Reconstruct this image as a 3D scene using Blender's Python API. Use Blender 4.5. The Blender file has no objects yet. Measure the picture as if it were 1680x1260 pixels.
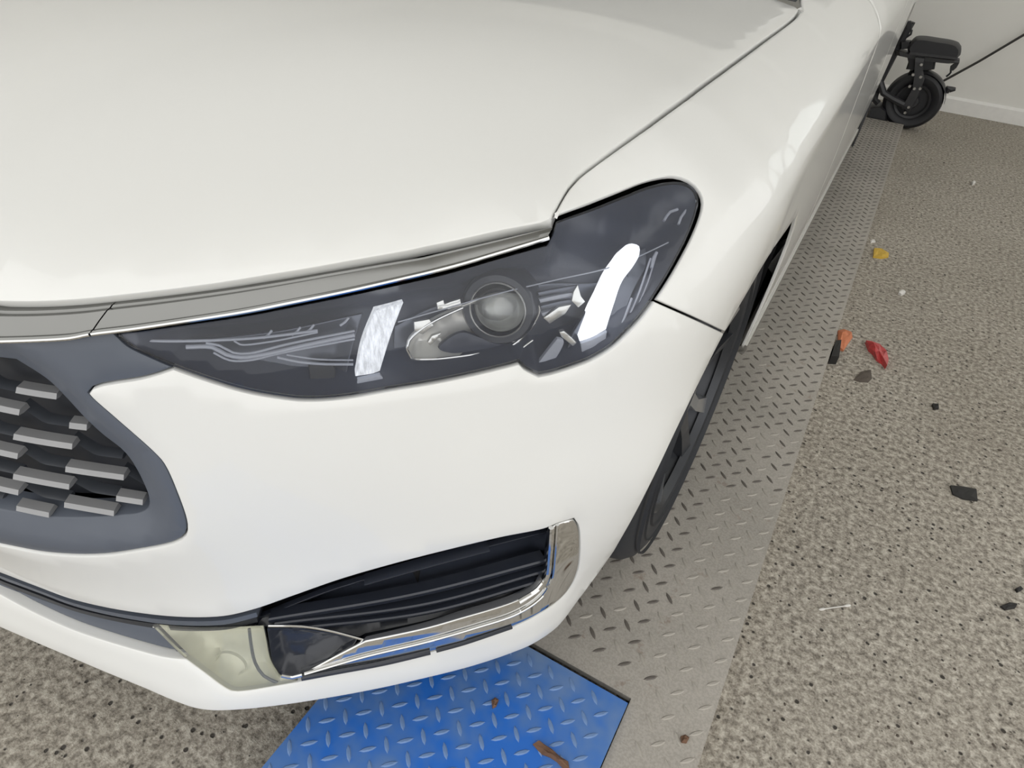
import bpy, math, random
import numpy as np
from mathutils import Vector, Matrix
from mathutils.geometry import delaunay_2d_cdt

random.seed(7)
scene = bpy.context.scene
COL = scene.collection

# ------------------------------------------------------------------ camera
CAM_H = 1.15
FPX = 1075.58
CC = np.array([840.0, 630.0])
ROT = np.array([[0.86628476, 0.35393064, -0.35253909],
                [0.49494522, -0.51249857, 0.70169398],
                [0.06767522, -0.78235434, -0.61914599]])
CPOS = np.array([0.0, 0.0, CAM_H])
cam_data = bpy.data.cameras.new('camera')
cam_data.sensor_width = 36.0
cam_data.lens = FPX / 1680.0 * 36.0
cam_data.clip_start = 0.02
cam = bpy.data.objects.new('camera', cam_data)
COL.objects.link(cam)
mw = Matrix.Identity(4)
for r in range(3):
    mw[r][0] = ROT[r, 0]; mw[r][1] = -ROT[r, 1]; mw[r][2] = -ROT[r, 2]; mw[r][3] = CPOS[r]
cam.matrix_world = mw
scene.camera = cam

# ------------------------------------------------------------------ world, lights, exposure
world = bpy.data.worlds.new('world')
scene.world = world
world.use_nodes = True
bgn = world.node_tree.nodes['Background']
bgn.inputs[0].default_value = (1.0, 0.995, 0.975, 1)
bgn.inputs[1].default_value = 1.42
scene.view_settings.view_transform = 'Standard'
scene.view_settings.look = 'None'
scene.view_settings.gamma = 1.0
scene.view_settings.use_curve_mapping = False
scene.view_settings.exposure = 0.0

# ------------------------------------------------------------------ materials
def new_mat(name):
    m = bpy.data.materials.new(name); m.use_nodes = True
    return m, m.node_tree, m.node_tree.nodes['Principled BSDF']

def simple(name, col, rough=0.5, metal=0.0, coat=0.0, coat_rough=0.03, var=0.06, scale=30.0, bump=0.0, emis=None, estr=0.0, spec=0.5):
    m, nt, b = new_mat(name)
    n = nt.nodes.new('ShaderNodeTexNoise'); n.inputs['Scale'].default_value = scale; n.inputs['Detail'].default_value = 4
    tc = nt.nodes.new('ShaderNodeTexCoord'); nt.links.new(tc.outputs['Object'], n.inputs['Vector'])
    mx = nt.nodes.new('ShaderNodeMix'); mx.data_type = 'RGBA'
    mx.inputs['A'].default_value = tuple(c * (1 - var) for c in col) + (1,)
    mx.inputs['B'].default_value = tuple(min(1, c * (1 + var)) for c in col) + (1,)
    nt.links.new(n.outputs['Fac'], mx.inputs['Factor'])
    nt.links.new(mx.outputs['Result'], b.inputs['Base Color'])
    b.inputs['Roughness'].default_value = rough
    b.inputs['Metallic'].default_value = metal
    b.inputs['Coat Weight'].default_value = coat
    b.inputs['Coat Roughness'].default_value = coat_rough
    b.inputs['Specular IOR Level'].default_value = spec
    if bump:
        bp = nt.nodes.new('ShaderNodeBump'); bp.inputs['Strength'].default_value = bump; bp.inputs['Distance'].default_value = 0.002
        nt.links.new(n.outputs['Fac'], bp.inputs['Height']); nt.links.new(bp.outputs['Normal'], b.inputs['Normal'])
    if emis:
        b.inputs['Emission Color'].default_value = emis + (1,); b.inputs['Emission Strength'].default_value = estr
    return m

def glass(name, tint=(1, 1, 1), refl=1.0, rough=0.02, ior=1.5):
    m = bpy.data.materials.new(name); m.use_nodes = True
    nt = m.node_tree; nt.nodes.clear()
    out = nt.nodes.new('ShaderNodeOutputMaterial')
    tr = nt.nodes.new('ShaderNodeBsdfTransparent'); tr.inputs[0].default_value = tint + (1,)
    gl = nt.nodes.new('ShaderNodeBsdfGlossy'); gl.inputs['Roughness'].default_value = rough
    fr = nt.nodes.new('ShaderNodeFresnel'); fr.inputs[0].default_value = ior
    mul = nt.nodes.new('ShaderNodeMath'); mul.operation = 'MULTIPLY'; mul.inputs[1].default_value = refl; mul.use_clamp = True
    mix = nt.nodes.new('ShaderNodeMixShader')
    nt.links.new(fr.outputs[0], mul.inputs[0]); nt.links.new(mul.outputs[0], mix.inputs[0])
    nt.links.new(tr.outputs[0], mix.inputs[1]); nt.links.new(gl.outputs[0], mix.inputs[2])
    nt.links.new(mix.outputs[0], out.inputs[0])
    return m

def haze(m, col, fac):
    # slight milky scatter of aged polycarbonate
    nt = m.node_tree; out = [n for n in nt.nodes if n.type == 'OUTPUT_MATERIAL'][0]; src = out.inputs[0].links[0].from_socket
    df = nt.nodes.new('ShaderNodeBsdfDiffuse'); df.inputs[0].default_value = col + (1,)
    mx = nt.nodes.new('ShaderNodeMixShader'); mx.inputs[0].default_value = fac
    nt.links.new(src, mx.inputs[1]); nt.links.new(df.outputs[0], mx.inputs[2]); nt.links.new(mx.outputs[0], out.inputs[0])
    return m

def ramp(nt, src, stops):
    r = nt.nodes.new('ShaderNodeValToRGB')
    el = r.color_ramp.elements
    while len(el) > 1: el.remove(el[-1])
    el[0].position = stops[0][0]; el[0].color = stops[0][1] + (1,)
    for p, c in stops[1:]:
        e = el.new(p); e.color = c + (1,)
    nt.links.new(src, r.inputs[0])
    return r.outputs[0]

def mixc(nt, fac, a, b, mode='MIX'):
    x = nt.nodes.new('ShaderNodeMix'); x.data_type = 'RGBA'; x.blend_type = mode
    for s, v in (('Factor', fac), ('A', a), ('B', b)):
        if hasattr(v, 'node'): nt.links.new(v, x.inputs[s])
        else: x.inputs[s].default_value = v if s == 'Factor' else tuple(v) + (1,)
    return x.outputs['Result']

def texn(nt, vec, scale, detail=4, rough=0.6, dist=0.0):
    n = nt.nodes.new('ShaderNodeTexNoise'); n.inputs['Scale'].default_value = scale
    n.inputs['Detail'].default_value = detail; n.inputs['Roughness'].default_value = rough; n.inputs['Distortion'].default_value = dist
    nt.links.new(vec, n.inputs['Vector']); return n.outputs['Fac']

def mat_floor():
    m, nt, b = new_mat('pitted_concrete')
    tc = nt.nodes.new('ShaderNodeTexCoord'); v = tc.outputs['Object']
    big = texn(nt, v, 1.3, 5)
    mid = texn(nt, v, 75, 4, 0.6)
    fine = texn(nt, v, 220, 2, 0.6)
    base = ramp(nt, mid, [(0.36, (0.12, 0.102, 0.080)), (0.46, (0.30, 0.268, 0.222)), (0.55, (0.46, 0.42, 0.355)), (0.65, (0.66, 0.62, 0.54))])
    c1 = mixc(nt, 0.35, base, ramp(nt, fine, [(0.35, (0.15, 0.128, 0.10)), (0.62, (0.58, 0.54, 0.47))]))
    c2 = mixc(nt, 0.45, c1, ramp(nt, big, [(0.35, (0.62, 0.60, 0.56)), (0.65, (1.0, 1.0, 1.0))]), 'MULTIPLY')
    vo = nt.nodes.new('ShaderNodeTexVoronoi'); vo.inputs['Scale'].default_value = 60; vo.inputs['Randomness'].default_value = 1.0
    nt.links.new(v, vo.inputs['Vector'])
    dn = texn(nt, v, 60, 2)
    ad = nt.nodes.new('ShaderNodeMath'); ad.operation = 'MULTIPLY_ADD'; ad.inputs[1].default_value = 0.35
    nt.links.new(dn, ad.inputs[0]); nt.links.new(vo.outputs['Distance'], ad.inputs[2])
    sel = nt.nodes.new('ShaderNodeSeparateColor'); nt.links.new(vo.outputs['Color'], sel.inputs[0])
    th = nt.nodes.new('ShaderNodeMath'); th.operation = 'MULTIPLY_ADD'; th.inputs[1].default_value = 0.34; th.inputs[2].default_value = 0.12
    nt.links.new(sel.outputs[0], th.inputs[0])
    lt = nt.nodes.new('ShaderNodeMath'); lt.operation = 'SUBTRACT'; nt.links.new(th.outputs[0], lt.inputs[0]); nt.links.new(ad.outputs[0], lt.inputs[1])
    pit = nt.nodes.new('ShaderNodeMapRange'); pit.inputs[1].default_value = 0.0; pit.inputs[2].default_value = 0.1
    nt.links.new(lt.outputs[0], pit.inputs[0])
    c3 = mixc(nt, pit.outputs[0], c2, (0.055, 0.048, 0.04))
    nt.links.new(c3, b.inputs['Base Color'])
    b.inputs['Roughness'].default_value = 0.85
    h = nt.nodes.new('ShaderNodeMath'); h.operation = 'SUBTRACT'; nt.links.new(mid, h.inputs[0]); nt.links.new(pit.outputs[0], h.inputs[1])
    bp = nt.nodes.new('ShaderNodeBump'); bp.inputs['Strength'].default_value = 0.8; bp.inputs['Distance'].default_value = 0.005
    nt.links.new(h.outputs[0], bp.inputs['Height']); nt.links.new(bp.outputs['Normal'], b.inputs['Normal'])
    return m

def mat_grey_plate():
    m, nt, b = new_mat('worn_grey_paint')
    tc = nt.nodes.new('ShaderNodeTexCoord'); v = tc.outputs['Object']
    big = texn(nt, v, 3.0, 5, 0.6); mid = texn(nt, v, 18, 5, 0.7); fine = texn(nt, v, 260, 2)
    c = ramp(nt, big, [(0.3, (0.33, 0.308, 0.27)), (0.55, (0.42, 0.388, 0.342)), (0.75, (0.47, 0.435, 0.388))])
    rust = ramp(nt, mid, [(0.62, (0, 0, 0)), (0.78, (1, 1, 1))])
    c = mixc(nt, rust, c, (0.24, 0.165, 0.115))
    c = mixc(nt, 0.18, c, ramp(nt, fine, [(0.4, (0.2, 0.19, 0.17)), (0.6, (0.6, 0.57, 0.53))]))
    nt.links.new(c, b.inputs['Base Color']); b.inputs['Roughness'].default_value = 0.55
    return m

def mat_blue_plate():
    m, nt, b = new_mat('worn_blue_paint')
    tc = nt.nodes.new('ShaderNodeTexCoord'); v = tc.outputs['Object']
    big = texn(nt, v, 5.0, 4, 0.6); mid = texn(nt, v, 30, 5, 0.7)
    c = ramp(nt, big, [(0.38, (0.17, 0.27, 0.47)), (0.50, (0.08, 0.20, 0.51)), (0.60, (0.02, 0.155, 0.60))])
    wear = ramp(nt, mid, [(0.66, (0, 0, 0)), (0.8, (1, 1, 1))])
    c = mixc(nt, wear, c, (0.30, 0.36, 0.48))
    nt.links.new(c, b.inputs['Base Color']); b.inputs['Roughness'].default_value = 0.5
    return m

def mat_wall():
    m, nt, b = new_mat('painted_wall')
    tc = nt.nodes.new('ShaderNodeTexCoord'); v = tc.outputs['Object']
    n1 = texn(nt, v, 1.2, 4); n2 = texn(nt, v, 60, 3)
    c = ramp(nt, n1, [(0.3, (0.84, 0.83, 0.785)), (0.7, (0.90, 0.89, 0.85))])
    nt.links.new(c, b.inputs['Base Color']); b.inputs['Roughness'].default_value = 0.7
    bp = nt.nodes.new('ShaderNodeBump'); bp.inputs['Strength'].default_value = 0.15; bp.inputs['Distance'].default_value = 0.003
    nt.links.new(n2, bp.inputs['Height']); nt.links.new(bp.outputs['Normal'], b.inputs['Normal'])
    return m

M = {}
M['floor'] = mat_floor()
M['grey'] = mat_grey_plate()
M['grey_bar'] = simple('worn_tread_grey', (0.41, 0.38, 0.335), 0.6, var=0.25, scale=9)
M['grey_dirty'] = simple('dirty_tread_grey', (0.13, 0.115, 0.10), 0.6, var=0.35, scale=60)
M['blue'] = mat_blue_plate()
M['blue_bar'] = simple('worn_tread_blue', (0.16, 0.27, 0.50), 0.55, var=0.35, scale=40)
M['wall'] = mat_wall()
M['trim'] = simple('white_skirting', (0.90, 0.89, 0.86), 0.45)
M['ceil'] = simple('ceiling_paint', (0.82, 0.82, 0.80), 0.8)
M['white'] = simple('white_car_paint', (0.80, 0.80, 0.775), 0.4, coat=0.8, coat_rough=0.05, var=0.01, scale=3)
M['satin'] = simple('satin_chrome', (0.26, 0.26, 0.25), 0.27, metal=1.0, var=0.03)
M['chrome'] = simple('bright_chrome', (0.72, 0.72, 0.71), 0.06, metal=1.0, var=0.02)
M['plastic'] = simple('dark_grey_plastic', (0.10, 0.114, 0.142), 0.42, var=0.08, scale=8)
M['black'] = simple('black_plastic', (0.022, 0.024, 0.030), 0.45, var=0.15)
M['gloss'] = simple('gloss_black', (0.026, 0.030, 0.042), 0.28, coat=0.3, var=0.1)
M['inner'] = simple('dark_underbody', (0.008, 0.008, 0.009), 0.9, var=0.2)
M['housing'] = simple('headlamp_housing', (0.055, 0.063, 0.09), 0.3, var=0.1)
M['bezel'] = simple('headlamp_bezel', (0.14, 0.152, 0.185), 0.3, metal=0.5, var=0.1)
M['silver'] = simple('silver_reflector', (0.80, 0.80, 0.77), 0.25, metal=0.85, var=0.05)
M['guide'] = simple('light_guide', (0.42, 0.44, 0.50), 0.25, var=0.05)
M['led'] = simple('lit_led_bar', (0.9, 0.92, 0.95), 0.3, emis=(0.93, 0.97, 1.0), estr=1.6, var=0.02)
def mat_led(name, lo, hi, sc):
    m, nt, b = new_mat(name)
    tc = nt.nodes.new('ShaderNodeTexCoord'); mp = nt.nodes.new('ShaderNodeMapping'); mp.inputs['Scale'].default_value = (sc, sc, sc * .12)
    nt.links.new(tc.outputs['Object'], mp.inputs['Vector']); n = texn(nt, mp.outputs[0], 1.0, 3, .7)
    st = nt.nodes.new('ShaderNodeMapRange'); st.inputs[1].default_value = .35; st.inputs[2].default_value = .65; st.inputs[3].default_value = lo; st.inputs[4].default_value = hi
    nt.links.new(n, st.inputs[0]); nt.links.new(st.outputs[0], b.inputs['Emission Strength'])
    b.inputs['Emission Color'].default_value = (0.93, 0.96, 1.0, 1); b.inputs['Base Color'].default_value = (.35, .36, .38, 1); b.inputs['Roughness'].default_value = .3
    return m
M['led_soft'] = mat_led('lit_led_bar_soft', 0.42, 0.85, 260)
M['led'] = mat_led('lit_led_bar', 0.95, 1.6, 120)
M['lens'] = haze(glass('clear_lens', (0.95, 0.96, 0.98), 0.85, 0.01), (0.75, 0.79, 0.90), 0.035)
M['projglass'] = glass('projector_glass', (0.90, 0.92, 0.93), 1.3, 0.02, 1.7)
M['foglens'] = haze(glass('fog_lens', (0.95, 0.95, 0.90), 1.0, 0.04), (0.8, 0.8, 0.74), 0.12)
M['silver2'] = simple('bright_reflector', (0.78, 0.77, 0.73), 0.22, metal=0.35, var=0.08, scale=80)
M['fogrefl'] = simple('fog_reflector', (0.80, 0.80, 0.70), 0.35, metal=0.15, var=0.12, scale=60)
M['rubber'] = simple('tyre_rubber', (0.022, 0.024, 0.029), 0.6, var=0.2, scale=50)
M['alloy'] = simple('alloy_rim', (0.55, 0.56, 0.58), 0.3, metal=0.9, var=0.05)
M['alloy_dark'] = simple('alloy_dark', (0.05, 0.053, 0.06), 0.35, metal=0.4, var=0.1)
M['winglass'] = glass('tinted_window', (0.12, 0.13, 0.13), 1.2, 0.01)
M['pane'] = glass('window_pane', (0.95, 0.97, 0.96), 0.8, 0.01)
M['bike'] = simple('bike_black', (0.016, 0.016, 0.019), 0.5, var=0.2)
M['bike2'] = simple('bike_dark_grey', (0.035, 0.035, 0.038), 0.4, var=0.2)
M['bolt'] = simple('bolt_metal', (0.45, 0.44, 0.42), 0.3, metal=1.0)
M['cord'] = simple('dark_cord', (0.03, 0.028, 0.025), 0.6)
M['lamp'] = simple('lamp_diffuser', (0.9, 0.9, 0.9), 0.4, emis=(1.0, 0.98, 0.94), estr=9.0)

# ------------------------------------------------------------------ object helpers
ORG = {}
def origin(o):
    return ORG.get(o.name, np.zeros(3)) if o is not None else np.zeros(3)

def empty(name, loc, label=None, cat=None, group=None):
    o = bpy.data.objects.new(name, None); COL.objects.link(o); o.location = loc
    o.empty_display_size = 0.1
    ORG[o.name] = np.array(loc, float)
    tag(o, label, cat, group)
    return o

def tag(o, label=None, cat=None, group=None, kind=None):
    if label: o['label'] = label
    if cat: o['category'] = cat
    if group: o['group'] = group
    if kind: o['kind'] = kind
    return o

def build(name, verts, faces, mat, parent=None, smooth=True, base=None, sharp=38):
    verts = np.asarray(verts, float)
    if parent is not None: org = origin(parent)
    elif base is not None: org = np.array(base, float)
    else:
        org = np.array([verts[:, 0].mean(), verts[:, 1].mean(), verts[:, 2].min()])
    me = bpy.data.meshes.new(name)
    me.from_pydata((verts - org).tolist(), [], [list(map(int, fc)) for fc in faces])
    me.validate(); me.update()
    me.materials.append(M[mat] if isinstance(mat, str) else mat)
    if smooth:
        for p in me.polygons: p.use_smooth = True
        me.set_sharp_from_angle(angle=math.radians(sharp))
    o = bpy.data.objects.new(name, me); COL.objects.link(o)
    if parent is not None:
        o.parent = parent
    else:
        o.location = org
    ORG[o.name] = org
    return o

class MB:
    def __init__(s): s.v = []; s.f = []
    def add(s, v, f):
        n = len(s.v); s.v += [tuple(map(float, p)) for p in v]; s.f += [[i + n for i in q] for q in f]; return s
    def box(s, c, d, R=None):
        c = np.array(c, float); d = np.array(d, float) / 2
        vs = [np.array([x, y, z]) * d for x in (-1, 1) for y in (-1, 1) for z in (-1, 1)]
        if R is not None: vs = [R @ v for v in vs]
        return s.add([c + v for v in vs], [[0, 1, 3, 2], [4, 6, 7, 5], [0, 4, 5, 1], [2, 3, 7, 6], [0, 2, 6, 4], [1, 5, 7, 3]])
    def rbox(s, c, d, r, R=None):
        # box with chamfered edges
        c = np.array(c, float); h = np.array(d, float) / 2; vs = []; idx = {}
        for sx in (-1, 1):
            for sy in (-1, 1):
                for sz in (-1, 1):
                    sg = np.array([sx, sy, sz])
                    for a in range(3):
                        p = sg * (h - r); p[a] = sg[a] * h[a]
                        idx[(sx, sy, sz, a)] = len(vs); vs.append(p)
        fs = []
        for a in range(3):
            b, e = (a + 1) % 3, (a + 2) % 3
            for sg in (-1, 1):
                q = []
                for (u, w) in ((-1, -1), (1, -1), (1, 1), (-1, 1)):
                    k = [0, 0, 0]; k[a] = sg; k[b] = u; k[e] = w; q.append(idx[(*k, a)])
                fs.append(q if sg > 0 else q[::-1])
            for u in (-1, 1):
                for w in (-1, 1):
                    k1 = [0, 0, 0]; k1[a] = -1; k1[b] = u; k1[e] = w; k2 = list(k1); k2[a] = 1
                    fs.append([idx[(*k1, b)], idx[(*k2, b)], idx[(*k2, e)], idx[(*k1, e)]])
        for sx in (-1, 1):
            for sy in (-1, 1):
                for sz in (-1, 1):
                    fs.append([idx[(sx, sy, sz, 0)], idx[(sx, sy, sz, 1)], idx[(sx, sy, sz, 2)]])
        if R is not None: vs = [R @ v for v in vs]
        return s.add([c + v for v in vs], fs)
    def tube(s, pts, r, n=8, caps=True):
        pts = np.asarray(pts, float); m = len(pts)
        rr = np.full(m, r) if np.isscalar(r) else np.asarray(r, float)
        T = np.gradient(pts, axis=0); T /= np.linalg.norm(T, axis=1)[:, None] + 1e-12
        up = np.array([0, 0, 1.0]) if abs(T[0][2]) < 0.9 else np.array([1.0, 0, 0])
        vs = []; a = np.cross(T[0], up); a /= np.linalg.norm(a)
        for i in range(m):
            a = a - T[i] * (a @ T[i]); a /= np.linalg.norm(a); b = np.cross(T[i], a)
            for k in range(n):
                t = 2 * math.pi * k / n; vs.append(pts[i] + rr[i] * (math.cos(t) * a + math.sin(t) * b))
        fs = [[i * n + k, i * n + (k + 1) % n, (i + 1) * n + (k + 1) % n, (i + 1) * n + k] for i in range(m - 1) for k in range(n)]
        if caps: fs += [list(range(n))[::-1], list(range((m - 1) * n, m * n))]
        return s.add(vs, fs)
    def lathe(s, c, axis, prof, n=48, closed=False):
        # prof: list of (radius, distance along axis)
        c = np.array(c, float); ax = np.array(axis, float); ax /= np.linalg.norm(ax)
        u = np.cross(ax, [0, 0, 1.0]); 
        if np.linalg.norm(u) < 1e-3: u = np.cross(ax, [1.0, 0, 0])
        u /= np.linalg.norm(u); w = np.cross(ax, u); m = len(prof); vs = []
        for k in range(n):
            t = 2 * math.pi * k / n; d = math.cos(t) * u + math.sin(t) * w
            for (r, h) in prof: vs.append(c + ax * h + d * r)
        fs = []
        for k in range(n):
            k2 = (k + 1) % n
            for i in range(m if closed else m - 1):
                j = (i + 1) % m
                fs.append([k * m + i, k * m + j, k2 * m + j, k2 * m + i])
        return s.add(vs, fs)
    def prism(s, poly, d):
        # poly: planar 3d loop, d: extrusion vector
        p = np.asarray(poly, float); n = len(p); d = np.asarray(d, float)
        return s.add(list(p) + list(p + d), [list(range(n))[::-1], list(range(n, 2 * n))] + [[i, (i + 1) % n, n + (i + 1) % n, n + i] for i in range(n)])
    def build(s, name, mat, parent=None, **k):
        return build(name, s.v, s.f, mat, parent, **k)

# ------------------------------------------------------------------ pixel rays
def rays(px):
    px = np.atleast_2d(np.asarray(px, float))[:, :2]
    d = np.column_stack([px - CC, np.full(len(px), FPX)]) @ ROT.T
    return d / np.linalg.norm(d, axis=1)[:, None]
def on_axis(px, ax, val):
    d = rays(px); t = (val - CPOS[ax]) / d[:, ax]
    return CPOS + t[:, None] * d
def on_floor(px, py, z=0.0): return on_axis([(px, py)], 2, z)[0]

# ------------------------------------------------------------------ smooth surfaces (thin plate splines)
class TPS:
    def __init__(s, P, v, lam=1e-5):
        s.P = np.asarray(P, float); n = len(s.P)
        K = s.k(s.P); A = np.zeros((n + 3, n + 3)); A[:n, :n] = K + lam * np.eye(n)
        Q = np.column_stack([np.ones(n), s.P]); A[:n, n:] = Q; A[n:, :n] = Q.T
        s.w = np.linalg.solve(A, np.concatenate([v, np.zeros(3)]))
    def k(s, X):
        d2 = ((X[:, None, :] - s.P[None]) ** 2).sum(2) + 1e-12
        return d2 * np.log(d2) * 0.5
    def __call__(s, X):
        X = np.asarray(X, float); out = np.empty(len(X))
        for i in range(0, len(X), 4000):
            x = X[i:i + 4000]
            out[i:i + 4000] = s.k(x) @ s.w[:-3] + np.column_stack([np.ones(len(x)), x]) @ s.w[-3:]
        return out

XC, YC, RS = -1.0, 1.0, 0.9           # centre plane, centre of the nose arc, arc scale
S0 = RS * math.pi / 2
def to_sr(P):
    P = np.atleast_2d(P); dx = P[:, 0] - XC; dy = P[:, 1] - YC
    front = dy <= 0
    s_ = np.where(front, RS * np.arctan2(dx, -dy + 1e-9), S0 + dy)
    r_ = np.where(front, np.hypot(dx, dy), dx)
    return s_, r_

class Surf:
    def normal(s, uv):
        e = 0.002; uv = np.asarray(uv, float)
        a = s.base(uv + [e, 0]) - s.base(uv - [e, 0]); b = s.base(uv + [0, e]) - s.base(uv - [0, e])
        n = np.cross(a, b); return s.sg * n / np.linalg.norm(n, axis=1)[:, None]
    def p3(s, uv, off=0.0):
        uv = np.atleast_2d(np.asarray(uv, float)); p = s.base(uv)
        off = np.broadcast_to(np.asarray(off, float), (len(uv),))
        if np.any(off != 0): p = p + s.normal(uv) * off[:, None]
        return p
    def cast(s, px, off=0.0, t0=0.25, t1=7.5, n=420):
        d = rays(px); ts = t0 * (t1 / t0) ** np.linspace(0, 1, n); out = np.empty((len(d), 2))
        P = CPOS + ts[None, :, None] * d[:, None, :]
        F = s.F(P.reshape(-1, 3), off).reshape(len(d), n)
        lo = np.empty(len(d)); hi = np.empty(len(d))
        for i in range(len(d)):
            hit = np.nonzero((F[i, :-1] > 0) & (F[i, 1:] <= 0))[0]
            if len(hit) == 0: lo[i] = hi[i] = ts[int(np.argmin(np.abs(F[i])))]
            else: lo[i], hi[i] = ts[hit[0]], ts[hit[0] + 1]
        for _ in range(24):
            m = (lo + hi) / 2; pos = s.F(CPOS + m[:, None] * d, off) > 0
            lo = np.where(pos, m, lo); hi = np.where(pos, hi, m)
        return s.uv(CPOS + ((lo + hi) / 2)[:, None] * d)

LAM = 1.6e-3
def ss01(t): t = np.clip(t, 0, 1); return t * t * (3 - 2 * t)
def flank(y, z):
    """side of the body behind the headlamp: upright flank, rounded shoulder, tucked sill, tapering tail"""
    t = np.clip((y - .98) / 1.1, -.2, 1); zs = .803 + .115 * 1.1 * (t - .32 * t * np.abs(t))
    A_ = 10 - 3.5 * ss01((y - 1.2) / 1.2)
    return -.083 - .125 * np.maximum(0, .70 - z) ** 2 - A_ * np.maximum(0, z - zs) ** 2 - .16 * np.maximum(0, (y - 4.25) / .65) ** 2.5
class Side(Surf):
    sg = 1.0
    def __init__(s):
        pts = []
        def px(x, y, z): 
            p = on_axis([(x, y)], 2, z); a, r = to_sr(p); pts.append((a[0], z, r[0]))
        def pol(t, z, r): pts.append((RS * math.radians(t), z, r))
        def sd(y, z, x): pts.append((S0 + y - YC, z, x - XC))
        for z, r in ((.2, .886), (.3, .858), (.45, .88), (.6, .887), (.74, .872), (.80, .85)): pol(0, z, r)
        for p in ((0, 1031, .2), (114, 1080, .2), (229, 1126, .2), (343, 1167, .2), (540, 1147, .2), (700, 1115, .2), (800, 1087, .2), (875, 1060, .2),
                  (935, 1000, .22), (983, 940, .26),
                  (0, 945, .30), (120, 990, .31), (250, 1010, .325), (400, 1010, .35), (560, 960, .39), (730, 905, .43), (900, 870, .44), (945, 855, .44),
                  (1010, 902, .32), (1040, 865, .38), (1074, 784, .5), (1150, 624, .62), (1188, 546, .67), (1227, 479, .70),
                  (0, 555, .76), (145, 548, .765), (500, 485, .79), (700, 440, .81), (905, 385, .835),
                  (0, 500, .79), (170, 495, .795), (450, 450, .81), (700, 405, .825), (905, 362, .848),
                  (1075, 495, .765), (950, 290, .872)): px(*p)
        for z, x in ((.70, -.092), (.80, -.105), (.85, -.143), (.88, -.203), (.90, -.262)):
            a, r = to_sr(np.array([[x, .81, z]])); pts.append((a[0], z, r[0]))
        for y in (.93, 1.07, 1.25, 1.5, 1.8, 2.2, 2.8, 3.5, 4.2):
            for z in (.25, .40, .55, .68, .76, .82, .87, .91, .95, .99):
                if y < 1.3 and z < .5: continue
                x = float(flank(np.array([y]), np.array([z]))[0])
                a, r = to_sr(np.array([[x, y, z]])); pts.append((a[0], z, r[0]))
        for p in ((15, .5, .882), (31, .5, .868), (45, .55, .856), (55, .55, .872), (62, .57, .89), (15, .65, .875), (30, .65, .848),
                  (45, .68, .832), (55, .7, .838), (62, .7, .868)): pol(*p)
        for p in ((1.0, .35, -.105), (4.5, .3, -.11), (4.5, .5, -.094), (4.5, .7, -.088), (4.5, .9, -.12), (4.5, 1.05, -.18),
                  (4.9, .3, -.17), (4.9, .5, -.13), (4.9, .7, -.115), (4.9, .9, -.16), (4.9, 1.05, -.24)): sd(*p)
        mp = [(-a, z, r) for a, z, r in pts if 1e-6 < a < 1.0]
        A = np.array(pts + mp)
        s.A = A; s.t = TPS(A[:, :2], A[:, 2], LAM)
    def rho(s, a, z):
        r = s.t(np.column_stack([a, z])); y = YC + (a - S0); w = ss01((y - .93) / .22)
        return r * (1 - w) + (flank(np.maximum(y, .8), z) - XC) * w
    def base(s, uv):
        uv = np.asarray(uv, float); r = s.rho(uv[:, 0], uv[:, 1]); th = uv[:, 0] / RS; fr = uv[:, 0] <= S0
        x = np.where(fr, XC + r * np.sin(th), XC + r); y = np.where(fr, YC - r * np.cos(th), YC + uv[:, 0] - S0)
        return np.column_stack([x, y, uv[:, 1]])
    def F(s, P, off=0.0):
        a, r = to_sr(P); return r - s.rho(a, P[:, 2]) - off
    def uv(s, P):
        a, r = to_sr(P); return np.column_stack([a, P[:, 2]])

SIDE = Side()

def spl(pts, step=7.0, closed=False):
    """smooth a pixel outline; a third entry 'c' marks a sharp corner"""
    n = len(pts); cor = [i for i, p in enumerate(pts) if len(p) > 2]
    P = [np.array(p[:2], float) for p in pts]
    runs = []
    if closed:
        if not cor: 
            seq = list(range(n)) + [0]; runs = [(seq, True)]
        else:
            for a, b in zip(cor, cor[1:] + [cor[0] + n]): runs.append(([i % n for i in range(a, b + 1)], False))
    else:
        cs = sorted(set([0] + cor + [n - 1]))
        for a, b in zip(cs, cs[1:]): runs.append((list(range(a, b + 1)), False))
    out = []
    for seq, loop in runs:
        Q = [P[i] for i in seq]; m = len(Q)
        for i in range(m - 1):
            p1, p2 = Q[i], Q[i + 1]
            p0 = Q[i - 1] if i > 0 else (Q[-2] if loop else 2 * p1 - p2)
            p3 = Q[i + 2] if i + 2 < m else (Q[1] if loop else 2 * p2 - p1)
            k = max(1, int(np.linalg.norm(p2 - p1) / step))
            for j in range(k):
                t = j / k
                a = [0.0]
                for u, w in ((p0, p1), (p1, p2), (p2, p3)): a.append(a[-1] + max(1e-3, np.linalg.norm(w - u)) ** 0.5)
                tt = a[1] + t * (a[2] - a[1])
                A1 = (a[1] - tt) / (a[1] - a[0]) * p0 + (tt - a[0]) / (a[1] - a[0]) * p1
                A2 = (a[2] - tt) / (a[2] - a[1]) * p1 + (tt - a[1]) / (a[2] - a[1]) * p2
                A3 = (a[3] - tt) / (a[3] - a[2]) * p2 + (tt - a[2]) / (a[3] - a[2]) * p3
                B1 = (a[2] - tt) / (a[2] - a[0]) * A1 + (tt - a[0]) / (a[2] - a[0]) * A2
                B2 = (a[3] - tt) / (a[3] - a[1]) * A2 + (tt - a[1]) / (a[3] - a[1]) * A3
                out.append((a[2] - tt) / (a[2] - a[1]) * B1 + (tt - a[1]) / (a[2] - a[1]) * B2)
    if not closed: out.append(P[-1])
    return np.array(out)

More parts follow.
